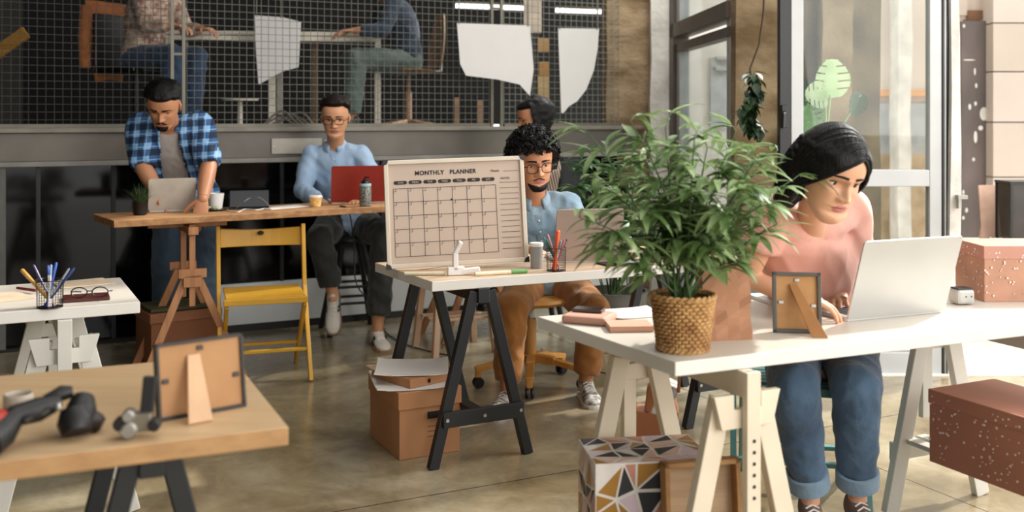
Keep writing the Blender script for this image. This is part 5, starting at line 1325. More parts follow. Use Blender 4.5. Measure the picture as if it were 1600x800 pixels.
# ---------------------------------------------------------------- man with curly hair
hd = Head(D(834, 252, 5.0), yaw=14, pitch=13, roll=-4, sc=1.16)
sh = [D(784, 320, 5.12), D(887, 317, 5.16)]; el = [D(766, 392, 5.02), D(908, 394, 5.02)]; wr = [D(836, 392, 4.80), D(872, 398, 4.78)]
hip = [J(826, .50, 5.36), J(880, .50, 5.38)]; kn = [D(800, 484, 4.92), D(928, 486, 4.98)]; an = [J(792, .10, 4.80), J(916, .10, 4.98)]
man = Body('man with curly black hair and round glasses seated behind the planner board', J(850, 0, 5.2), hd, D(836, 310, 5.13), sh, el, wr, J(853, .53, 5.36), hip, kn, an, False, 1.0, fwd(8), .05, SK3,
    hdir=[(V((.35, -1, -.1)), V((0, 0, -1)), V((1, .3, 0))), (V((-.35, -1, -.1)), V((0, 0, -1)), V((-1, .3, 0)))])
man.lip = LIP2; man.bodymesh()
den = cloth('light_denim_shirt', '#9db3c0', '#7b94a5', bump=.4, bscale=30, scale=6)
man.top('denim_shirt', den, .018, (1.7, 1.7), .010, -.12, .97, .010, (9, 9, 9), seed=9)
cord = cloth('mustard_corduroy', '#a46c2c', '#8a5622', bump=.35, bscale=30, scale=5)
man.trousers('corduroy_trousers', cord, (.93, .93), .014, (.100, .080, .066), .010, .007)
b = MB(); ax_ = (man.neck-man.pel).normalized(); sd_ = (V(sh[1])-V(sh[0])).normalized(); fr_ = -ax_.cross(sd_).normalized()
def collar(P, m, r=.066, h=.035, opening=26, drop=.02):
    ax_ = (P.neck-P.pel).normalized()*.6+ZZ*.4; ax_.normalize(); sd_ = (V(P.sh[1])-V(P.sh[0])).normalized(); f_ = sd_.cross(ax_); f_ = f_ if f_.dot(P.front) > 0 else -f_; sd_ = ax_.cross(f_)
    b = MB(); r1, r2, r3 = [], [], []
    for i in range(27):
        a = R(opening+(360-2*opening)*i/26); dr = f_*math.cos(a)+sd_*math.sin(a); fz = max(0, math.cos(a)); c = P.neck-ax_*(.0+drop*fz)+f_*.008
        r1.append(c+dr*r); r2.append(c+dr*(r-.006)+ax_*h); r3.append(c+dr*(r+.016)+ax_*(.0-.018*fz)+f_*.0)
    n = 27
    for A_, B_ in ((r1, r2), (r2, r3)): b.add(A_+B_, [(i, i+1, n+i+1, n+i) for i in range(n-1)])
    o = b.build('collar', m, P.par, world=True, smooth=True); md = o.modifiers.new('s', 'SOLIDIFY'); md.thickness = .003
collar(man, den)
def placket(P, m, mbn, w_=.016, n=9, off=.022, ln=.8, t1=.93):
    b = MB(); tab = TWM; pts = []
    ax_ = (P.neck-P.pel).normalized(); sd_ = (V(P.sh[1])-V(P.sh[0])).normalized(); f_ = sd_.cross(ax_); f_ = f_ if f_.dot(P.front) > 0 else -f_
    for i in range(15):
        t = t1-ln*i/14; d_ = itp([(a, c) for a, b_, c in tab], t)*P.k+off
        pts.append(P.pel+(P.neck-P.pel)*t-P.front*P.bow*math.sin(PI*max(0, min(1, t)))+f_*d_)
    rings = [[p-sd_*w_, p+sd_*w_, p+sd_*w_+f_*.004, p-sd_*w_+f_*.004] for p in pts]; b.loft(rings); o = b.build('placket', m, P.par, world=True)
    b = MB()
    for i in range(1, 15, 2): b.ell(pts[i]+f_*.005, (.005, .005, .005), n=8, m=6)
    b.build('buttons', mbn, o, world=True, smooth=True)
placket(man, den, M_GW)
for i in range(2): shoe('shoe', man.par, V(an[i])-ZZ*.012, V((-.35+.5*i, -1, 0)), L=.25, mu=mat('white_knit', '#d8d4cc', .8, col2='#57534e', scale=40), ms=M_GW)
hd.face_parts(man.par, gaze=(10, 25), lid=.5, brow=M_HAIRB, skin=SK3, brow_w=.0042)
glasses(hd, man.par, M_BLACKM, .0235, .0205, .0018)
pts = []
random.seed(8)
for k in range(800):
    a = random.uniform(0, 2*PI); z = random.uniform(-.45, 1); rr = math.sqrt(1-z*z); p = V((math.cos(a)*rr*.108, math.sin(a)*rr*.118+.010, z*.112+.035))
    if p.y < -.035 and p.z < .066: continue
    if p.y < 0 and p.z < .02: continue
    pts.append(hd.W(p))
hd.shell('hair', M_HAIRB, man.par, lambda th, t: .026, lambda th, t: (t-(.80 if -math.sin(th) > .3 else .35))*22, noise_amp=.006, nf=50)
curls('curls', pts, .007, .013, M_HAIRB, man.par)
hd.shell('beard', M_HAIRB, man.par, lambda th, t: .004, lambda th, t: (1 if (-math.sin(th) > .3 and abs(math.cos(th)) < .80 and .02 < t < .13+.06*abs(math.cos(th))) else -1), t0=.015, noise_amp=.0015, nf=120)
b = MB(); 
for sg in (-1, 1): b.tube([hd.W((sg*u*.026, hd.fy(sg*u*.026, .283-.02*u)-.0015, (.283-.03*u-.5)*hd.Hh)) for u in (0.05, .35, .7, 1)], [.0028, .0034, .003, .0012], 8)
b.build('moustache', M_HAIRB, man.par, world=True, smooth=True)
# ---------------------------------------------------------------- man in the light blue shirt
hd = Head(D(524, 183, 6.30), yaw=4, pitch=14, roll=0, sc=1.08)
sh = [D(486, 243, 6.44), D(565, 243, 6.44)]; el = [D(472, 298, 6.38), D(592, 300, 6.36)]; wr = [D(500, 314, 6.14), D(560, 312, 6.10)]
hip = [J(520, .68, 6.56), J(568, .68, 6.56)]; kn = [D(500, 372, 6.18), D(600, 368, 6.22)]; an = [D(520, 458, 6.22), J(590, .105, 6.14)]
blue = Body('man in a light blue shirt and glasses on a tall stool behind the red laptop', J(545, 0, 6.4), hd, D(523, 226, 6.45), sh, el, wr, J(545, .69, 6.56), hip, kn, an, False, 1.0, fwd(0), .03, SK4,
    hdir=[(V((.5, -1, -.15)), V((0, 0, -1)), V((1, .3, 0))), (V((-.3, -1, -.1)), V((0, 0, -1)), V((-1, .3, 0)))])
blue.lip = LIP2; blue.bodymesh(.009)
bl = cloth('light_blue_oxford', '#a9c2dc', '#98b4d0', bump=.2)
blue.top('shirt', bl, .018, (1.8, 1.8), .011, -.16, .97, .010, (7, 7, 7), .061, seed=4); collar(blue, bl, opening=20); placket(blue, bl, M_GW)
dk = cloth('charcoal_trousers', '#33332f', '#232322', bump=.2)
blue.trousers('trousers', dk, (.86, .86), .014, (.100, .080, .068), .010, .008)
M_SNK = mat('off_white_leather', '#d9d4c8', .6, var=.05); M_GUM = mat('gum_sole', '#a5835c', .6)
shoe('shoe', blue.par, V(an[0])+V((0, -.01, -.02)), V((.05, -.45, -.9)), V((.05, -.9, .45)), .27, M_SNK, M_GUM, M_BLACKM)
shoe('shoe', blue.par, V(an[1])-ZZ*.018, V((.35, -1, 0)), (0, 0, 1), .28, M_SNK, M_GUM, M_BLACKM)
hd.face_parts(blue.par, gaze=(8, 22), lid=.5, brow=M_HAIRD, skin=SK4, brow_w=.0036); glasses(hd, blue.par, M_BLACKM, .025, .016, .0019)
short_hair(hd, blue.par, M_HAIRD, front=.83, side=.56, back=.25, thick=.004, top=.024, tuft=.008)
# ---------------------------------------------------------------- man in plaid
def plaid_mat():
    m = bpy.data.materials.new('blue_plaid'); m.use_nodes = True; nt = m.node_tree; N = nt.nodes; L = nt.links
    p = N['Principled BSDF']; p.inputs['Roughness'].default_value = .85
    tc = N.new('ShaderNodeTexCoord'); mp = N.new('ShaderNodeMapping'); mp.inputs['Rotation'].default_value = (0, R(4), 0); L.new(tc.outputs['Object'], mp.inputs[0]); sx = N.new('ShaderNodeSeparateXYZ'); L.new(mp.outputs[0], sx.inputs[0])
    def st(sock, per, add=0, th=.5):
        a = N.new('ShaderNodeMath'); a.operation = 'ADD'; a.inputs[1].default_value = 10+add; L.new(sock, a.inputs[0])
        b = N.new('ShaderNodeMath'); b.operation = 'DIVIDE'; L.new(a.outputs[0], b.inputs[0]); b.inputs[1].default_value = per
        c = N.new('ShaderNodeMath'); c.operation = 'FRACT'; L.new(b.outputs[0], c.inputs[0])
        d = N.new('ShaderNodeMath'); d.operation = 'GREATER_THAN'; L.new(c.outputs[0], d.inputs[0]); d.inputs[1].default_value = th; return d
    h = st(sx.outputs[2], .072); v = st(sx.outputs[0], .062)
    s = N.new('ShaderNodeMath'); s.operation = 'ADD'; L.new(h.outputs[0], s.inputs[0]); L.new(v.outputs[0], s.inputs[1]); s2 = N.new('ShaderNodeMath'); s2.operation = 'DIVIDE'; L.new(s.outputs[0], s2.inputs[0]); s2.inputs[1].default_value = 2
    r = N.new('ShaderNodeValToRGB'); r.color_ramp.interpolation = 'CONSTANT'; e = r.color_ramp.elements; e[0].color = lin('#152238'); e[1].position = .4; e[1].color = lin('#2f5783'); k = e.new(.9); k.color = lin('#7fa9cf')
    L.new(s2.outputs[0], r.inputs[0])
    l1 = st(sx.outputs[2], .072, .02, .93); l2 = st(sx.outputs[0], .062, .02, .93); mx = N.new('ShaderNodeMath'); mx.operation = 'MAXIMUM'; L.new(l1.outputs[0], mx.inputs[0]); L.new(l2.outputs[0], mx.inputs[1])
    ml = N.new('ShaderNodeMath'); ml.operation = 'MULTIPLY'; L.new(mx.outputs[0], ml.inputs[0]); ml.inputs[1].default_value = .5
    mi = N.new('ShaderNodeMixRGB'); L.new(ml.outputs[0], mi.inputs[0]); L.new(r.outputs[0], mi.inputs[1]); mi.inputs[2].default_value = lin('#a9c6df'); L.new(mi.outputs[0], p.inputs['Base Color']); return m
M_PLAID = plaid_mat()
hd = Head(D(256, 163, 5.52), yaw=5, pitch=36, roll=3, sc=1.08)
sh = [D(220, 198, 5.74), D(313, 196, 5.76)]; el = [D(224, 262, 5.62), D(326, 258, 5.66)]; wr = [D(248, 304, 5.56), D(317, 311, 5.44)]
hip = [J(266, .86, 5.94), J(311, .86, 5.96)]; kn = [J(262, .48, 5.86), J(314, .48, 5.92)]; an = [J(263, .105, 5.92), J(322, .105, 5.98)]
pl = Body('bearded man in an open blue plaid shirt standing over the silver laptop', J(290, 0, 5.9), hd, D(264, 191, 5.72), sh, el, wr, J(288, .88, 5.94), hip, kn, an, False, 1.03, fwd(2), .05, SK3,
    hdir=[(V((.5, -.25, -.6)), V((0, -.5, -.8)), V((1, .1, 0))), (V((-.12, -.25, -1)), V((-.3, .6, -.5)), V((-1, -.3, 0)), (14, 18, 14))], armk=1.12)
pl.lip = LIP2; pl.bodymesh(.009)
tg = cloth('grey_tshirt', '#b9afa7', '#a79d95', bump=.2)
pl.top('t_shirt', tg, .010, (.3, .3), .011, -.1, .93, .005, seed=2, sr=.052)
ax_ = (pl.neck-pl.pel).normalized(); sd_ = (V(sh[1])-V(sh[0])).normalized(); fr_ = sd_.cross(ax_); fr_ = fr_ if fr_.dot(pl.front) > 0 else -fr_
def pcut(p):
    r = p-pl.pel; t = r.dot(ax_)/(pl.neck-pl.pel).length; x = r.dot(sd_); f = r.dot(fr_)
    return f > .0 and abs(x+.002) < .045+.045*max(0, 1-t) and t < 1.2 and (p-V(sh[0])).length > .1 and (p-V(sh[1])).length > .1
pl.top('plaid_shirt', M_PLAID, .030, (.97, .97), .010, -.22, .97, .010, (8, 8, 8), .075, cut=pcut, seed=6)
collar(pl, M_PLAID, .075, .03, 38, .03)
pl.trousers('jeans', cloth('washed_jeans', '#4c6274', '#34485a', bump=.2, scale=4), (.97, .97), .014, (.104, .084, .074), .010, .007)
for i in range(2): shoe('shoe', pl.par, V(an[i])-ZZ*.018, V((.3*(i-.5), -1, 0)), L=.27, mu=M_BLACKM, ms=M_BLACKM, lace=False)
hd.face_parts(pl.par, gaze=(0, 25), lid=.75, brow=M_HAIRB, skin=SK3, brow_w=.0046)
short_hair(hd, pl.par, M_HAIRB, front=.80, side=.60, back=.3, thick=.003, top=.024, tuft=.008)
hd.shell('beard', M_HAIRB, pl.par, lambda th, t: .0035, lambda th, t: 1 if (-math.sin(th) > .3 and abs(math.cos(th)) < .55 and .02 < t < .16) else -1, t0=.015, noise_amp=.0012, nf=140)
b = MB()
for sg in (-1, 1): b.tube([hd.W((sg*u*.028, hd.fy(sg*u*.028, .283-.03*u)-.0015, (.283-.045*u-.5)*hd.Hh)) for u in (0.05, .35, .7, 1)], [.0035, .0045, .004, .002], 8)
b.build('moustache', M_HAIRB, pl.par, world=True, smooth=True)
# ---------------------------------------------------------------- person in stripes behind
def stripes_mat():
    m = bpy.data.materials.new('brown_stripes'); m.use_nodes = True; nt = m.node_tree; N = nt.nodes; L = nt.links; p = N['Principled BSDF']; p.inputs['Roughness'].default_value = .85
    tc = N.new('ShaderNodeTexCoord'); mp = N.new('ShaderNodeMapping'); mp.inputs['Rotation'].default_value = (0, R(14), 0); L.new(tc.outputs['Object'], mp.inputs[0]); wv = N.new('ShaderNodeTexWave'); wv.inputs['Scale'].default_value = 18; L.new(mp.outputs[0], wv.inputs['Vector'])
    r = N.new('ShaderNodeValToRGB'); r.color_ramp.interpolation = 'CONSTANT'; r.color_ramp.elements[0].color = lin('#b3a090'); r.color_ramp.elements[1].position = .55; r.color_ramp.elements[1].color = lin('#4a352a'); L.new(wv.outputs[0], r.inputs[0]); L.new(r.outputs[0], p.inputs['Base Color']); return m
hd = Head(D(834, 186, 6.52), yaw=-75, pitch=12, roll=0, sc=1.06, male=False)
sh = [D(812, 238, 6.62), D(852, 236, 6.80)]; sh = [J(800, 1.14, 6.56), J(856, 1.14, 6.80)]; el = [J(790, .93, 6.50), J(852, .93, 6.75)]; wr = [J(770, .885, 6.34), J(800, .885, 6.42)]
hip = [J(815, .68, 6.66), J(852, .68, 6.82)]; kn = [J(775, .66, 6.42), J(800, .66, 6.56)]; an = [J(778, .28, 6.50), J(800, .28, 6.60)]
st_ = Body('person in a brown striped shirt seated behind the man with curly hair', J(830, 0, 6.7), hd, J(832, 1.19, 6.68), sh, el, wr, J(834, .70, 6.74), hip, kn, an, True, 1.0, fwd(-60), .03, SK3, hdir=[(V((-.6, -.5, -.2)), V((0, 0, -1)), V((0, 1, 0))), (V((-.8, -.5, -.2)), V((0, 0, -1)), V((0, 1, 0)))])
st_.lip = LIP2; st_.bodymesh(.010)
st_.top('striped_shirt', stripes_mat(), .016, (1.7, 1.7), .012, -.14, .97, .006); st_.trousers('trousers', dk, (.95, .95), .012, vox=.012)
for i in range(2): shoe('shoe', st_.par, V(an[i])-ZZ*.018, V((-.7, -1, 0)), L=.24, mu=M_BLACKM, ms=M_BLACKM, lace=False)
hd.face_parts(st_.par, brow=M_HAIRB, skin=SK3)
hd.shell('hair', M_HAIRB, st_.par, lambda th, t: .022+.02*max(0, math.sin(th)), lambda th, t: (t-(.80 if -math.sin(th) > .3 else .12))*20, noise_amp=.006, nf=40)
dup(bpy.data.objects['bar_stool'], 'black tall stool under the person in the striped shirt', J(834, 0, 6.74), R(10))
# ---------------------------------------------------------------- people up on the mezzanine (heads above the picture)
def sitting(label, px, d, yaw, mirror, skin, topm, topname, pantm, hairm, fz, dress, arms, hair_long=False, shirt_amp=.006):
    S = F/d; f = fwd(yaw); sd = V((math.cos(R(yaw)), math.sin(R(yaw)), 0)); pel = J(px, fz+.53, d)
    nk = pel+ZZ*.50+f*.14; shd = [nk-sd*.165-ZZ*.05, nk+sd*.165-ZZ*.05]; hipd = [pel-sd*.09, pel+sd*.09]
    kn_ = [pel-sd*.12+f*.42+ZZ*.02, pel+sd*.12+f*.42+ZZ*.02]; an_ = [kn_[0]+f*dress[0]-ZZ*.45, kn_[1]+f*dress[1]-ZZ*.45]
    el_ = [shd[0]-ZZ*.22+f*.10-sd*.03, shd[1]-ZZ*.22+f*.10+sd*.03]; wr_ = [el_[0]+f*.22+ZZ*.0+sd*.06, el_[1]+f*.22+ZZ*.0-sd*.06]
    hd_ = Head(nk+f*.06+ZZ*.17, yaw=yaw, pitch=20, sc=1.06)
    P = Body(label, pel-ZZ*(pel.z-fz), hd_, nk, shd, el_, wr_, pel, hipd, kn_, an_, False, 1.0, f, .04, skin, hdir=[(f-ZZ*.1, -ZZ, sd), (f-ZZ*.1, -ZZ, -sd)])
    P.lip = LIP2; P.bodymesh(.011); P.top(topname, topm, .018, (1.75, 1.75), .012, -.14, .97, shirt_amp); P.trousers('jeans', pantm, (.93, .93), .014, vox=.012)
    for i in range(2): shoe('shoe', P.par, V(an_[i])-ZZ*.018+ZZ*max(0, 0), f, L=.26, mu=M_BLACKM if hairm is M_HAIRB else mat('tan_leather', '#a56b3c', .6), ms=M_GUM, lace=False)
    hd_.face_parts(P.par, brow=hairm, skin=skin); short_hair(hd_, P.par, hairm); return P
MZ = ZB1+.0
MZ = ZB1-.02
flor = cloth('speckled_blouse', '#cbb9a4', '#7a4f44', scale=28)
pL = sitting('person in a speckled blouse and blue jeans sitting at the mezzanine desk', 225, 7.75, 62, False, SK2, flor, 'blouse', cloth('dark_blue_jeans', '#2c4560', '#1f3349'), M_HAIRD, MZ, (.0, -.06), None)
pR = sitting('person in a navy sweater and grey jeans sitting at the mezzanine desk', 634, 8.1, -68, True, SK3, cloth('navy_sweater', '#2b3c50', '#1f2d3e'), 'sweater', cloth('grey_green_jeans', '#5c6b66', '#495753'), M_HAIRB, MZ, (-.02, .05), None)
# mezzanine furniture
M_MW = mat('mezz_white', '#d9d2c2', .5)
o = thing('mezzanine_desk', 'white framed desk on the mezzanine between the two seated people', 'desk', J(430, MZ, 7.95), R(8))
b = MB(); b.box((0, .3, .745), (1.62, .75, .03)); b.build('desk_top', M_MW, o, bevel=.003)
b = MB(); b.box((0, -.055, .705), (1.62, .04, .035)); b.build('front_rail', M_MW, o, bevel=.002)
for x in (-.79, -.02, .79):
    for y in ((-.05, .65)): b = MB(); b.box((x, y, .36), (.045, .04, .72)); b.build('leg', M_MW, o, bevel=.002)
o = thing('drafting_chair', 'plywood shell chair under the person in the navy sweater', 'chair', J(638, MZ, 8.1), R(-68))
M_PLY = wood('plywood_shell', '#a5866a', '#8e7058', .5)
b = MB(); b.lathe([(.02, .445), (.19, .452), (.215, .47), (.2, .475), (0, .46)], n=28); b.build('seat', M_PLY, o, smooth=True)
b = MB(); rings = []
for k in range(9):
    t = k/8; z = .50+.42*t; y = .24+.05*t; r_ = .02+.17*math.sin(PI*min(1, .35+.5*t)); rings.append([V((-r_, y-.03, z)), V((0, y, z)), V((r_, y-.03, z)), V((r_, y-.018, z)), V((0, y+.012, z)), V((-r_, y-.018, z))])
b.loft(rings); b.build('backrest', M_PLY, o, smooth=True)
b = MB(); b.tube([(0, .15, .46), (0, .27, .47), (0, .275, .6)], .012); b.build('back_bracket', M_SCREW, o, smooth=True)
b = MB(); b.lathe([(.028, .06), (.028, .3), (.016, .31), (.016, .45)], n=16); b.build('column', M_PLY, o, smooth=True)
for k in range(5):
    a = R(18+72*k); b = MB(); b.bar((0, 0, .07), (.26*math.cos(a), .26*math.sin(a), .03), .04, .03); b.build('foot_arm', M_PLY, o, bevel=.003)
o = thing('swivel_armchair', 'dark chair with an orange jacket over its back under the person in the blouse', 'chair', J(212, MZ, 7.75), R(62))
b = MB(); b.box((0, .0, .45), (.42, .42, .04)); b.build('seat', M_BLACKM, o, bevel=.01)
b = MB(); b.box((0, .23, .68), (.38, .03, .40)); b.build('backrest', M_BLACKM, o, bevel=.01)
b = MB(); b.lathe([(.02, .03), (.02, .43)], n=12); b.build('column', M_BLACKM, o)
for k in range(4): a = PI/4+k*PI/2; b = MB(); b.bar((0, 0, .04), (.25*math.cos(a), .25*math.sin(a), .02), .03, .025); b.build('foot_arm', M_BLACKM, o)
o2 = o.matrix_world @ V((0, .26, 0))
o = thing('jacket', 'orange jacket hanging over the back of the dark mezzanine chair', 'jacket', (o2.x, o2.y, MZ+.35), R(62))
b = MB(); rings = []
for k in range(9):
    t = k/8; z = .03+.60*t; w_ = .13+.09*t; rings.append([V((w_*math.cos(a), .03+.025*math.sin(a)*(1+.4*math.sin(5*a)), z+.01*math.sin(3*a)*(1-t))) for a in [2*PI*i/20 for i in range(20)]])
b.loft(rings); b.build('cloth_panel', cloth('orange_canvas', '#a8642c', '#8c4f20'), o, smooth=True)
b = MB(); b.tube([(-.2, .03, .58), (-.23, .03, .35), (-.22, .03, .12)], [.05, .045, .04], 12); b.build('sleeve', MATS['orange_canvas'], o, smooth=True)
o = thing('low_stool', 'white round top stool on the mezzanine below the desk', 'stool', J(375, MZ, 7.5), 0)
b = MB(); b.lathe([(0, .22), (.13, .22), (.135, .235), (0, .24)], n=24); b.build('seat', M_MW, o, smooth=True)
b = MB(); b.lathe([(.02, 0), (.018, .22)], n=12); b.build('post', M_MW, o)
b = MB(); b.lathe([(.10, 0), (.10, .012), (0, .014)], n=20); b.build('base_plate', M_MW, o)
random.seed(9)
for k in range(5): cable('cable', 'grey cable of the coil lying on the mezzanine floor', [J(412+random.uniform(-8, 8), MZ+.02, 7.3), J(430+9*k, MZ+.10+.05*random.random(), 7.35), J(455+8*k, MZ+.06, 7.3), J(478+4*k, MZ+.01, 7.25)], .008, mat('grey_cable', '#6d675c', .5))
for o in bpy.data.objects:
    if o.name.startswith('cable') and o.get('label', '').startswith('grey cable'): o['group'] = 'cable coil on the mezzanine'
for k, (px, z0, z1) in enumerate(((492, 0, .35), (714, 0, .26), (750, .10, .24))):
    o = thing('timber_post', ['pale timber upright left of the navy sweater', 'short pale timber upright right of the plywood chair', 'shortest pale timber block beside the mesh post'][k], 'timber', J(px, MZ, 8.4))
    b = MB(); b.box((0, 0, z1/2 if z1 < .3 else .4), (.04, .04, z1 if z1 < .3 else .8)); b.build('block', M_PLY, o, bevel=.002); b = MB(); b.box((0, 0, .01), (.10, .10, .02)); b.build('foot_plate', M_PLY, o, bevel=.002)
# ============================================================ PLANTS
def leaf_mat(name, c1, c2, tr=.35):
    m = bpy.data.materials.new(name); m.use_nodes = True; nt = m.node_tree; N = nt.nodes; L = nt.links; p = N['Principled BSDF']; o = N['Material Output']
    p.inputs['Roughness'].default_value = .42
    tc = N.new('ShaderNodeTexCoord'); nz = N.new('ShaderNodeTexNoise'); nz.inputs['Scale'].default_value = 9; L.new(tc.outputs['Object'], nz.inputs['Vector'])
    r = N.new('ShaderNodeValToRGB'); r.color_ramp.elements[0].position = .38; r.color_ramp.elements[1].position = .62; r.color_ramp.elements[0].color = lin(c1); r.color_ramp.elements[1].color = lin(c2)
    L.new(nz.outputs[0], r.inputs[0]); L.new(r.outputs[0], p.inputs['Base Color'])
    t = N.new('ShaderNodeBsdfTranslucent'); L.new(r.outputs[0], t.inputs[0]); mx = N.new('ShaderNodeMixShader'); mx.inputs[0].default_value = tr
    L.new(p.outputs[0], mx.inputs[1]); L.new(t.outputs[0], mx.inputs[2]); L.new(mx.outputs[0], o.inputs[0]); return m
M_LEAF = leaf_mat('bamboo_leaf', '#5c7b42', '#9db37e'); M_LEAF2 = leaf_mat('dark_leaf', '#3a5f33', '#6d9260'); M_STEM = mat('green_stem', '#3f5a2c', .5)
def leaf(b, p, d, L_, w_, droop=.5, up=ZZ, n=7, fold=.25):
    d = V(d).normalized(); s = d.cross(up); s = s.normalized() if s.length > .05 else V((1, 0, 0)); P = []
    c = V(p); dirc = d.copy()
    for i in range(n):
        t = i/(n-1); wv = w_*math.sin(PI*min(1, (t*.93+.05))**.75)*(1 if t < .98 else .1); nn = s.cross(dirc).normalized()
        P += [c-s*wv+nn*wv*fold, c, c+s*wv+nn*wv*fold]
        dirc = (dirc-ZZ*droop/n*1.2).normalized(); c = c+dirc*L_/(n-1)
    fs = []
    for i in range(n-1):
        for j in range(2): q = 3*i+j; fs.append((q, q+1, q+4, q+3))
    b.add(P, fs)
def rnd(a, b): return random.uniform(a, b)
def bamboo(o, base, stems, m_leaf, seed, lw=.011, ll=.11, per=5, nodes=7, z0=.0, nl=1.0):
    random.seed(seed); bs = MB(); bl_ = MB(); O = o.matrix_world.translation
    for (tip, bend) in stems:
        a_ = random.uniform(0, 2*PI); rr = random.uniform(0, base); p0 = O+V((rr*math.cos(a_), rr*math.sin(a_), z0)); tip = V(tip)
        mid_ = p0.lerp(tip, .5)+V((-(tip.x-p0.x)*bend, -(tip.y-p0.y)*bend, .06)); P = []
        for k in range(13): t = k/12; P.append(p0*(1-t)**2+mid_*2*t*(1-t)+tip*t*t)
        bs.tube([p-O for p in P], [.0038*(1-.6*k/12) for k in range(13)], 6)
        for k in range(nodes):
            t = .30+.70*k/(nodes-1) if nodes > 1 else 1; q = min(11, int(t*12)); p = P[q].lerp(P[q+1], t*12-q); tg_ = (P[q+1]-P[q]).normalized()
            for br in range(2 if t < .95 else 1):
                a = rnd(0, 2*PI); e = (V((math.cos(a), math.sin(a), rnd(-.1, .7)))+tg_*.5).normalized(); bl = rnd(.03, .10)*(1.1-.4*t); q2 = p+e*bl
                bs.tube([p-O, p+e*bl*.5+ZZ*.006-O, q2-O], .0016, 5)
                for j in range(max(1, int(per*rnd(.7, 1.3)*nl))):
                    pp = p.lerp(q2, rnd(.45, 1)); a2 = a+rnd(-1.5, 1.5); dd_ = V((math.cos(a2), math.sin(a2), rnd(-.45, .55)))+e*.5
                    leaf(bl_, pp-O, dd_, ll*rnd(.6, 1.2), lw*rnd(.7, 1.15), rnd(.3, 1.2))
    bs.build('stems', M_STEM, o, smooth=True); bl_.build('foliage', m_leaf, o, fix=False, smooth=True)
# --- basket plant on the white table
pb = G(1067, 546, TZ); s = pb.y/F
o = thing('potted_bamboo_plant', 'leafy bamboo plant in a woven basket pot on the white table', 'plant', (pb.x, pb.y, TZ))
M_WICK = mat('wicker', '#c49a62', .7, col2='#94693a', scale=22, bump=.3)
hb, r0, r1 = .150, .066, .083
b = MB(); b.lathe([(r0-.006, .0), (r0-.004, .004), (r1-.006, hb-.004), (r1-.014, hb-.004), (r1-.016, hb-.03), (.001, hb-.03)], n=28); pot = b.build('basket_liner', mat('dark_wicker', '#7a5128', .8), o, smooth=True)
b = MB(); nr = 15; ns = 52
for k in range(nr):
    t = k/(nr-1); r = r0+(r1-r0)*t; z = .005+(hb-.012)*t; P = []
    for i in range(ns*2): a = PI*i/ns; P.append((( r+.0028*(1 if ((i//2+k) % 2) else -1))*math.cos(a), (r+.0028*(1 if ((i//2+k) % 2) else -1))*math.sin(a), z+.0012*math.sin(a*9+k)))
    b.tube(P, .0052, 6, closed=True, caps=False)
b.build('woven_bands', M_WICK, o, smooth=True)
for (z, r) in ((.006, r0+.002), (hb-.002, r1+.002)):
    b = MB()
    for ph in (0, PI):
        b.tube([((r+.003*math.cos(14*a+ph))*math.cos(a), (r+.003*math.cos(14*a+ph))*math.sin(a), z+.004*math.sin(14*a+ph)) for a in [2*PI*i/120 for i in range(120)]], .0045, 6, closed=True, caps=False)
    b.build('braided_rim', M_WICK, o, smooth=True)
b = MB(); b.lathe([(.001, hb-.022), (r1-.016, hb-.026)], n=20); b.v = [(x, y, z+.004*mnoise.noise(V((x*60, y*60, 0)))) for x, y, z in b.v]; b.build('soil', mat('soil', '#1d1712', .9), o)
random.seed(21)
tips = [(905, 340), (925, 215), (985, 190), (1010, 250), (1040, 200), (1085, 215), (1105, 230), (1150, 205), (1180, 250), (1215, 235), (1240, 280), (1190, 320), (1215, 350), (950, 290), (990, 320), (1120, 290), (1060, 290), (1150, 330), (940, 385), (1010, 360), (1085, 340), (1165, 390), (1030, 300), (1130, 250)]
stems = [(D(x, y, pb.y+rnd(-.19, .19)), rnd(-.1, .35)) for x, y in tips]
bamboo(o, .035, stems, M_LEAF, 31, .0125, .105, 5, 6, hb-.03)
# --- leafy plant behind the middle table
p2 = V(((962-800)/F*5.85, 5.85, 0))
o = thing('potted_shrub', 'bushy green plant standing on the floor behind the rose grey laptop', 'plant', p2)
b = MB(); b.lathe([(.13, 0), (.15, .02), (.18, .36), (.19, .38), (.17, .38), (.165, .33), (.001, .33)], n=28); b.build('pot', mat('grey_planter', '#6c6a64', .7), o, smooth=True)
random.seed(5)
tips = [(880, 245), (895, 275), (905, 240), (915, 300), (925, 260), (940, 235), (955, 280), (965, 245), (985, 270), (1000, 240), (890, 320), (930, 335), (960, 330), (1000, 300), (1020, 330), (1040, 290), (1060, 340), (1000, 360), (1040, 380), (1090, 350), (980, 230), (900, 300), (945, 305), (970, 300)]
bamboo(o, .08, [(D(x, y, p2.y+rnd(-.22, .3)), rnd(0, .3)) for x, y in tips], M_LEAF2, 9, .017, .12, 6, 6, .33)
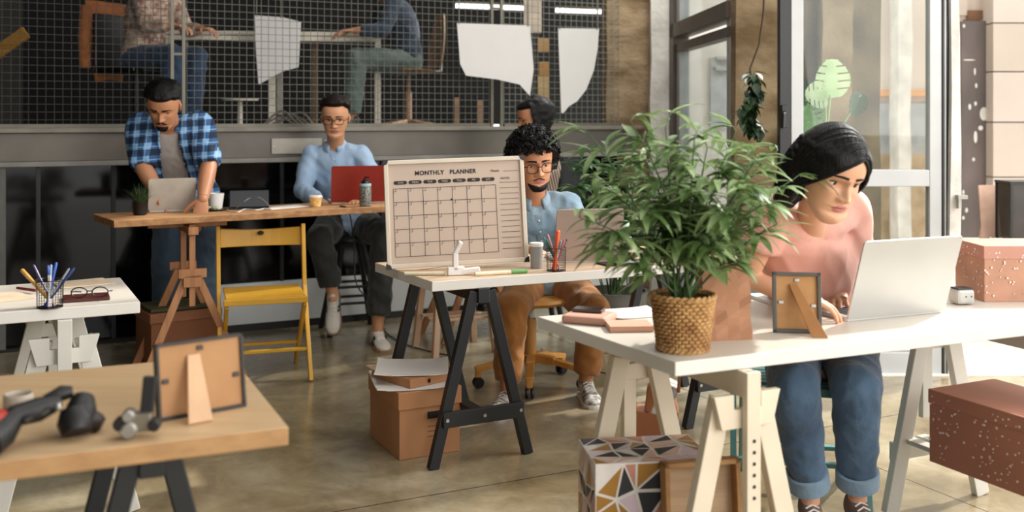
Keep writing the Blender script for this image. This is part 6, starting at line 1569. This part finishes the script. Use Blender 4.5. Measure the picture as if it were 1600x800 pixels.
# --- small plants on the ledge behind (shelf with a planter, seen through the leaves)
# --- hanging vine on the reflected pier
pv = D(1181, 120, 5.62)
o = thing('hanging_vine', 'dark green creeper hanging on the reflected brown concrete pier', 'plant', pv)
b = MB(); b.tube([D(1195, -60, 5.7)-pv, D(1193, 20, 5.69)-pv, D(1186, 70, 5.68)-pv, D(1172, 108, 5.66)-pv, D(1176, 130, 5.64)-pv, D(1180, 200, 5.64)-pv], .006, 6); b.build('stem', mat('vine_stem', '#5a4430', .8), o, smooth=True)
b = MB(); random.seed(3)
for k in range(150):
    t = rnd(0, 1); c = D(1174+7*math.sin(t*7)+rnd(-11, 11)*(.5+t*.7), 112+95*t, 5.60+rnd(-.04, .04))-pv; leaf(b, c, (rnd(-1, 1), rnd(-.8, .2), rnd(-1.2, .1)), rnd(.05, .085), rnd(.018, .028), .5, n=5)
b.build('foliage', leaf_mat('ivy_leaf', '#20371f', '#37512c', .15), o, fix=False, smooth=True)
# --- swiss cheese plant outside, behind the door glass
pm_ = V(((1290-800)/F*6.1, 6.1, 0))
o = thing('monstera_plant', 'large leaved monstera plant behind the glass of the open door', 'plant', (pm_.x, pm_.y, .01))
b = MB(); b.lathe([(.15, 0), (.17, .02), (.22, .95), (.225, 1.0), (.2, 1.0), (.19, .93), (.001, .93)], n=28); b.build('pot', mat('brown_planter', '#3a2a22', .6), o, smooth=True)
def monstera(cen, tip, wid, nrm, m, seed, cuts=5):
    """leaf from stalk junction cen to tip, with notched edges"""
    random.seed(seed); cen, tip = V(cen), V(tip); d = tip-cen; L_ = d.length; d.normalize(); nrm = V(nrm); s_ = (nrm-d*nrm.dot(d)).normalized().cross(d); b = MB(); nv = s_.cross(d)
    for sg in (-1, 1):
        nn = 26
        for i in range(nn):
            t0, t1 = i/nn, (i+1)/nn
            def wd(t): 
                w_ = wid*(math.sin(PI*(t*.92+.08)**.8)**.6); ph = (t*cuts) % 1; return w_*(.38 if (ph > .80 and .12 < t < .92) else 1)
            a_, c_ = wd(t0+1e-4), wd(t1-1e-4) if ((t0*cuts) % 1 > .8) == (((t1-1e-4)*cuts) % 1 > .8) else wd(t0+1e-4)
            y0, y1 = -.10+t0*1.1, -.10+t1*1.1; sweep = .16
            P = [cen+d*L_*y0, cen+d*L_*y1]
            q = lambda y, w_: cen+d*L_*(y+sweep*w_/wid*.5)+s_*sg*w_-nv*(w_*w_/wid)*.25
            b.add([P[0], P[1], q(y1, c_*.5), q(y0, a_*.5)], [(0, 1, 2, 3)]); b.add([q(y0, a_*.5), q(y1, c_*.5), q(y1, c_), q(y0, a_)], [(0, 1, 2, 3)])
    return b
Mm1 = leaf_mat('pale_monstera', '#a9c492', '#c3d6ac', .5); Mm2 = leaf_mat('dark_monstera', '#1f3a22', '#37573a', .2); Mm3 = leaf_mat('mid_monstera', '#5f8a4c', '#7ba463', .3)
for (c_, t_, w_, m, px0) in (((1297, 148), (1300, 92), .11, Mm1, 6.0), ((1290, 150), (1258, 148), .085, Mm1, 5.98), ((1248, 128), (1252, 165), .09, Mm2, 6.05), ((1262, 168), (1225, 190), .10, Mm2, 6.1), ((1345, 148), (1333, 180), .06, Mm2, 6.05), ((1255, 170), (1272, 205), .10, Mm3, 5.95), ((1262, 190), (1268, 235), .11, Mm3, 5.92), ((1240, 200), (1235, 250), .09, Mm3, 5.92), ((1300, 200), (1330, 240), .10, Mm2, 6.05)):
    cc = D(c_[0], c_[1], px0)-V(o.location); tt_ = D(t_[0], t_[1], px0-.03)-V(o.location)
    monstera(cc, tt_, w_, (0.15, -1, .25), m, 1).build('leaf', m, o, fix=False, smooth=True)
    b = MB(); b.tube([(0, 0, .9), (cc.x*.3, cc.y*.3, cc.z*.5+.5), cc], .006, 6); b.build('leaf_stalk', mat('pale_stalk', '#a8c08c', .5), o, smooth=True)
# ============================================================ LATE ITEMS
# tote bag hanging on the teal chair
o = thing('tote_bag', 'leather and grey patterned tote bag on the floor behind the cream trestle', 'bag', J(1018, 0, 3.55), R(-10))
M_LEA = mat('tan_leather_bag', '#9a5f3c', .5, var=.1); M_SNKE = mat('grey_snake_print', '#c6c2ba', .6, col2='#8f8a83', scale=45)
zq = lambda y: 1.36-(y-Y0)*3.55/F
xq = lambda x: (x-1018)/F*3.55
def panel(poly, y0, y1, nm, m):
    b = MB(); n = len(poly); vs = [V((xq(a), y0, zq(c))) for a, c in poly]+[V((xq(a), y1, zq(c))) for a, c in poly]
    b.add(vs, [tuple(range(n))[::-1], tuple(range(n, 2*n))]+[(i, (i+1) % n, n+(i+1) % n, n+i) for i in range(n)]); return b.build(nm, m, o, bevel=.006)
panel([(981, 652), (994, 636), (1030, 640), (1052, 612), (1060, 640), (1036, 700), (1030, 797), (990, 797)], -.05, .05, 'leather_base', M_LEA)
panel([(1018, 602), (1036, 590), (1062, 600), (1050, 628), (1030, 642), (1012, 640)], -.052, .048, 'patterned_panel', M_SNKE)
panel([(1012, 600), (1020, 592), (1034, 596), (1018, 640), (1008, 636)], -.056, .0, 'leather_flap', M_LEA)
b = MB(); b.tube([(xq(1035), -.05, zq(600)), (xq(1040), -.06, zq(560)), (xq(1062), -.06, zq(560)), (xq(1060), -.05, zq(605))], .006); b.build('strap', M_LEA, o, smooth=True)
b = MB(); b.box((xq(1054), -.062, zq(643)), (.03, .01, .04)); b.build('buckle', mat('brass', '#b98d5a', .3, metal=.8), o, bevel=.002)
# timber plank high on the left, behind the mesh
o = thing('timber_plank', 'slanting yellow timber plank behind the mesh at the upper left', 'plank', D(0, 72, 7.0))
q = V(o.location); b = MB(); b.bar(D(-40, 108, 7.0)-q, D(41, 50, 7.0)-q, .028, .085, (0, 1, 0)); b.build('board', wood('yellow_timber', '#a87b2f', '#8f6522', .6), o, bevel=.003); b = MB(); b.bar(D(-42, 110, 7.0)-q, D(-42, 20, 7.0)-q, .03, .05, (0, 1, 0)); b.build('upright', MATS['yellow_timber'], o)
# white name plate on the beam
pt = pxt(462); o = thing('wall_plate', 'blank white plate fixed to the beam beside the man in light blue', 'plate', wl(pt, 0, -.03)+ZZ*(1.36-(228-Y0)*wl(pt).y/F), AT)
b = MB(); b.box((0, 0, 0), (.33, .012, .10)); b.build('plate', mat('plate_white', '#b9b2a6', .5), o, bevel=.002)
b = MB()
for s_ in (-.15, .15): b.lathe([(.004, -.002), (.004, .002)], (s_, -.008, 0), 8, M=Matrix.Rotation(PI/2, 3, 'X'))
b.build('fixing_screws', M_SCREW, o)
# reflections in the glass, built as white shapes at the mezzanine
M_REFLECTION = mat('reflection_white', '#f3f1ee', .5, var=.01)
def reflection_piece(label, poly, d, th=.012):
    c = D(sum(p[0] for p in poly)/len(poly), min(p[1] for p in poly), d); o = thing('window_reflection', label, 'board', c)
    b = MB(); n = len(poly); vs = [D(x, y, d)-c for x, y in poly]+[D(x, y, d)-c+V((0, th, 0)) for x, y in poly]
    b.add(vs, [tuple(range(n))[::-1], tuple(range(n, 2*n))]+[(i, (i+1) % n, n+(i+1) % n, n+i) for i in range(n)]); b.build('sheet', M_REFLECTION, o)  # flat shape stands in for a reflection in the glass
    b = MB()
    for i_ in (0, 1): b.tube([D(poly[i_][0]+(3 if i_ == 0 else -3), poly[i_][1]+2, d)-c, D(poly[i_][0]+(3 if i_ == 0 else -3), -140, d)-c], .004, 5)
    b.build('added_wires', M_POST, o); return o  # wires added to carry the reflection shape
reflection_piece('tall white reflection shape added over the mesh just left of the brown column', [(872, 44), (936, 45), (934, 75), (928, 110), (916, 140), (902, 158), (889, 166), (880, 177), (877, 176)], 7.38)
reflection_piece('wide white reflection shape added over the mesh above the planner board', [(714, 36), (828, 40), (834, 108), (828, 150), (812, 132), (776, 124), (728, 118), (719, 100)], 7.0)
reflection_piece('pale white reflection shape added between the mezzanine desk legs', [(398, 24), (442, 27), (470, 34), (466, 105), (440, 112), (404, 132), (400, 80)], 7.55)
for k, (x0, x1, y) in enumerate(((712, 826, 11), (868, 996, 18))):
    a_, b_ = D(x0, y-2, 8.9), D(x1, y+2, 8.9); o = thing('tube_reflection', ['white tube light reflection above the wide reflection shape', 'white tube light reflection above the tall reflection shape by the column'][k], 'lamp', (a_+b_)/2)
    q = (a_+b_)/2; b = MB(); b.bar(a_-q, b_-q, .03, .035, (0, 1, 0)); m = bpy.data.materials.new('glowing_reflection'); m.use_nodes = True; p = m.node_tree.nodes['Principled BSDF']; p.inputs['Emission Color'].default_value = (1, .97, .92, 1); p.inputs['Emission Strength'].default_value = 1.6; b.build('tube', m, o)  # glowing bar stands in for a reflected ceiling tube
    b = MB(); b.bar(a_-q+ZZ*.03, b_-q+ZZ*.03, .05, .02, (0, 1, 0)); b.build('back_bar', M_POST, o)
# shelf books / stack of paper cups up near the third ladder (cream shade)
o = thing('paper_stack_rack', 'warm cream paper stack behind the mesh next to the tall reflection shape', 'paper', D(850, 205, 7.9))
o.name = 'paper_shelf'; q = V(o.location)
for k, (y0, y1, x0, x1, c) in enumerate(((0, 52, 818, 846, '#d9c9b6'), (60, 82, 840, 858, '#c9a06a'), (97, 120, 842, 858, '#cf9b57'), (120, 158, 840, 858, '#dfbf8a'))):
    a_, b_ = D(x0, y0, 7.9)-q, D(x1, y1, 7.9)-q; b = MB(); b.box((a_+b_)/2, (abs(b_.x-a_.x), .06, abs(b_.z-a_.z))); b.build('bundle', mat('bundle%d' % k, c, .7), o, bevel=.004)
b = MB(); b.box((D(838, 100, 7.9)-q)+V((-.01, .05, .0)), (.02, .02, 1.2)); b.build('rack_post', M_POST, o)

# ledge outside with a few things
b = MB(); b.box((3.55, 6.35, .28), (1.9, .7, .60)); struct(b.build('wall_outside_ledge', mat('ledge_stone', '#d9d3c9', .7), bevel=.01))
LZ = .585
q = J(1553, LZ, 6.3); o = thing('display_card', 'pink cardboard sheet propped on the outdoor ledge left of the dark glass lantern', 'card', q)
b = MB(); b.bar((0, .0, 0), (0, .06, .36), .14, .012); b.build('sheet', mat('pink_cardboard', '#c9a692', .7), o, bevel=.002); b = MB(); b.bar((0, .16, 0), (0, .062, .3), .04, .01); b.build('rear_strut', MATS['pink_cardboard'], o)
q = J(1592, LZ, 6.15); o = thing('lantern', 'dark glass lantern box on the outdoor ledge at the right edge', 'lantern', q)
for (x, y) in ((-.09, -.09), (.09, -.09), (-.09, .09), (.09, .09)): b = MB(); b.box((x, y, .2), (.014, .014, .4)); b.build('corner_post', M_BLACKM, o)
for z in (.006, .394): b = MB(); b.box((0, 0, z), (.2, .2, .014)); b.build('plate', M_BLACKM, o)
for (c_, s_) in (((0, -.09, .2), (.17, .004, .38)), ((0, .09, .2), (.17, .004, .38)), ((-.09, 0, .2), (.004, .17, .38)), ((.09, 0, .2), (.004, .17, .38))): b = MB(); b.box(c_, s_); b.build('glass_side', mat('smoked_glass', '#3a3430', .1, var=.2), o)
q = J(1556, LZ, 6.12); o = thing('cloth_bundle', 'pale rolled cloth lying on the outdoor ledge beside the lantern', 'cloth', q)
b = MB(); b.ell((0, 0, .03), (.08, .05, .03), n=20, m=12); b.v = [tuple(V(v)*(1+.15*mnoise.noise(V(v)*30))) for v in b.v]; b.build('roll', mat('pale_cloth', '#cfc8bb', .8), o, smooth=True); b = MB(); b.tube([(-.02, -.05, .03), (-.02, -.03, .055), (-.02, .03, .06), (-.02, .05, .03)], .003, 5); b.build('string_tie', M_PAPER, o)
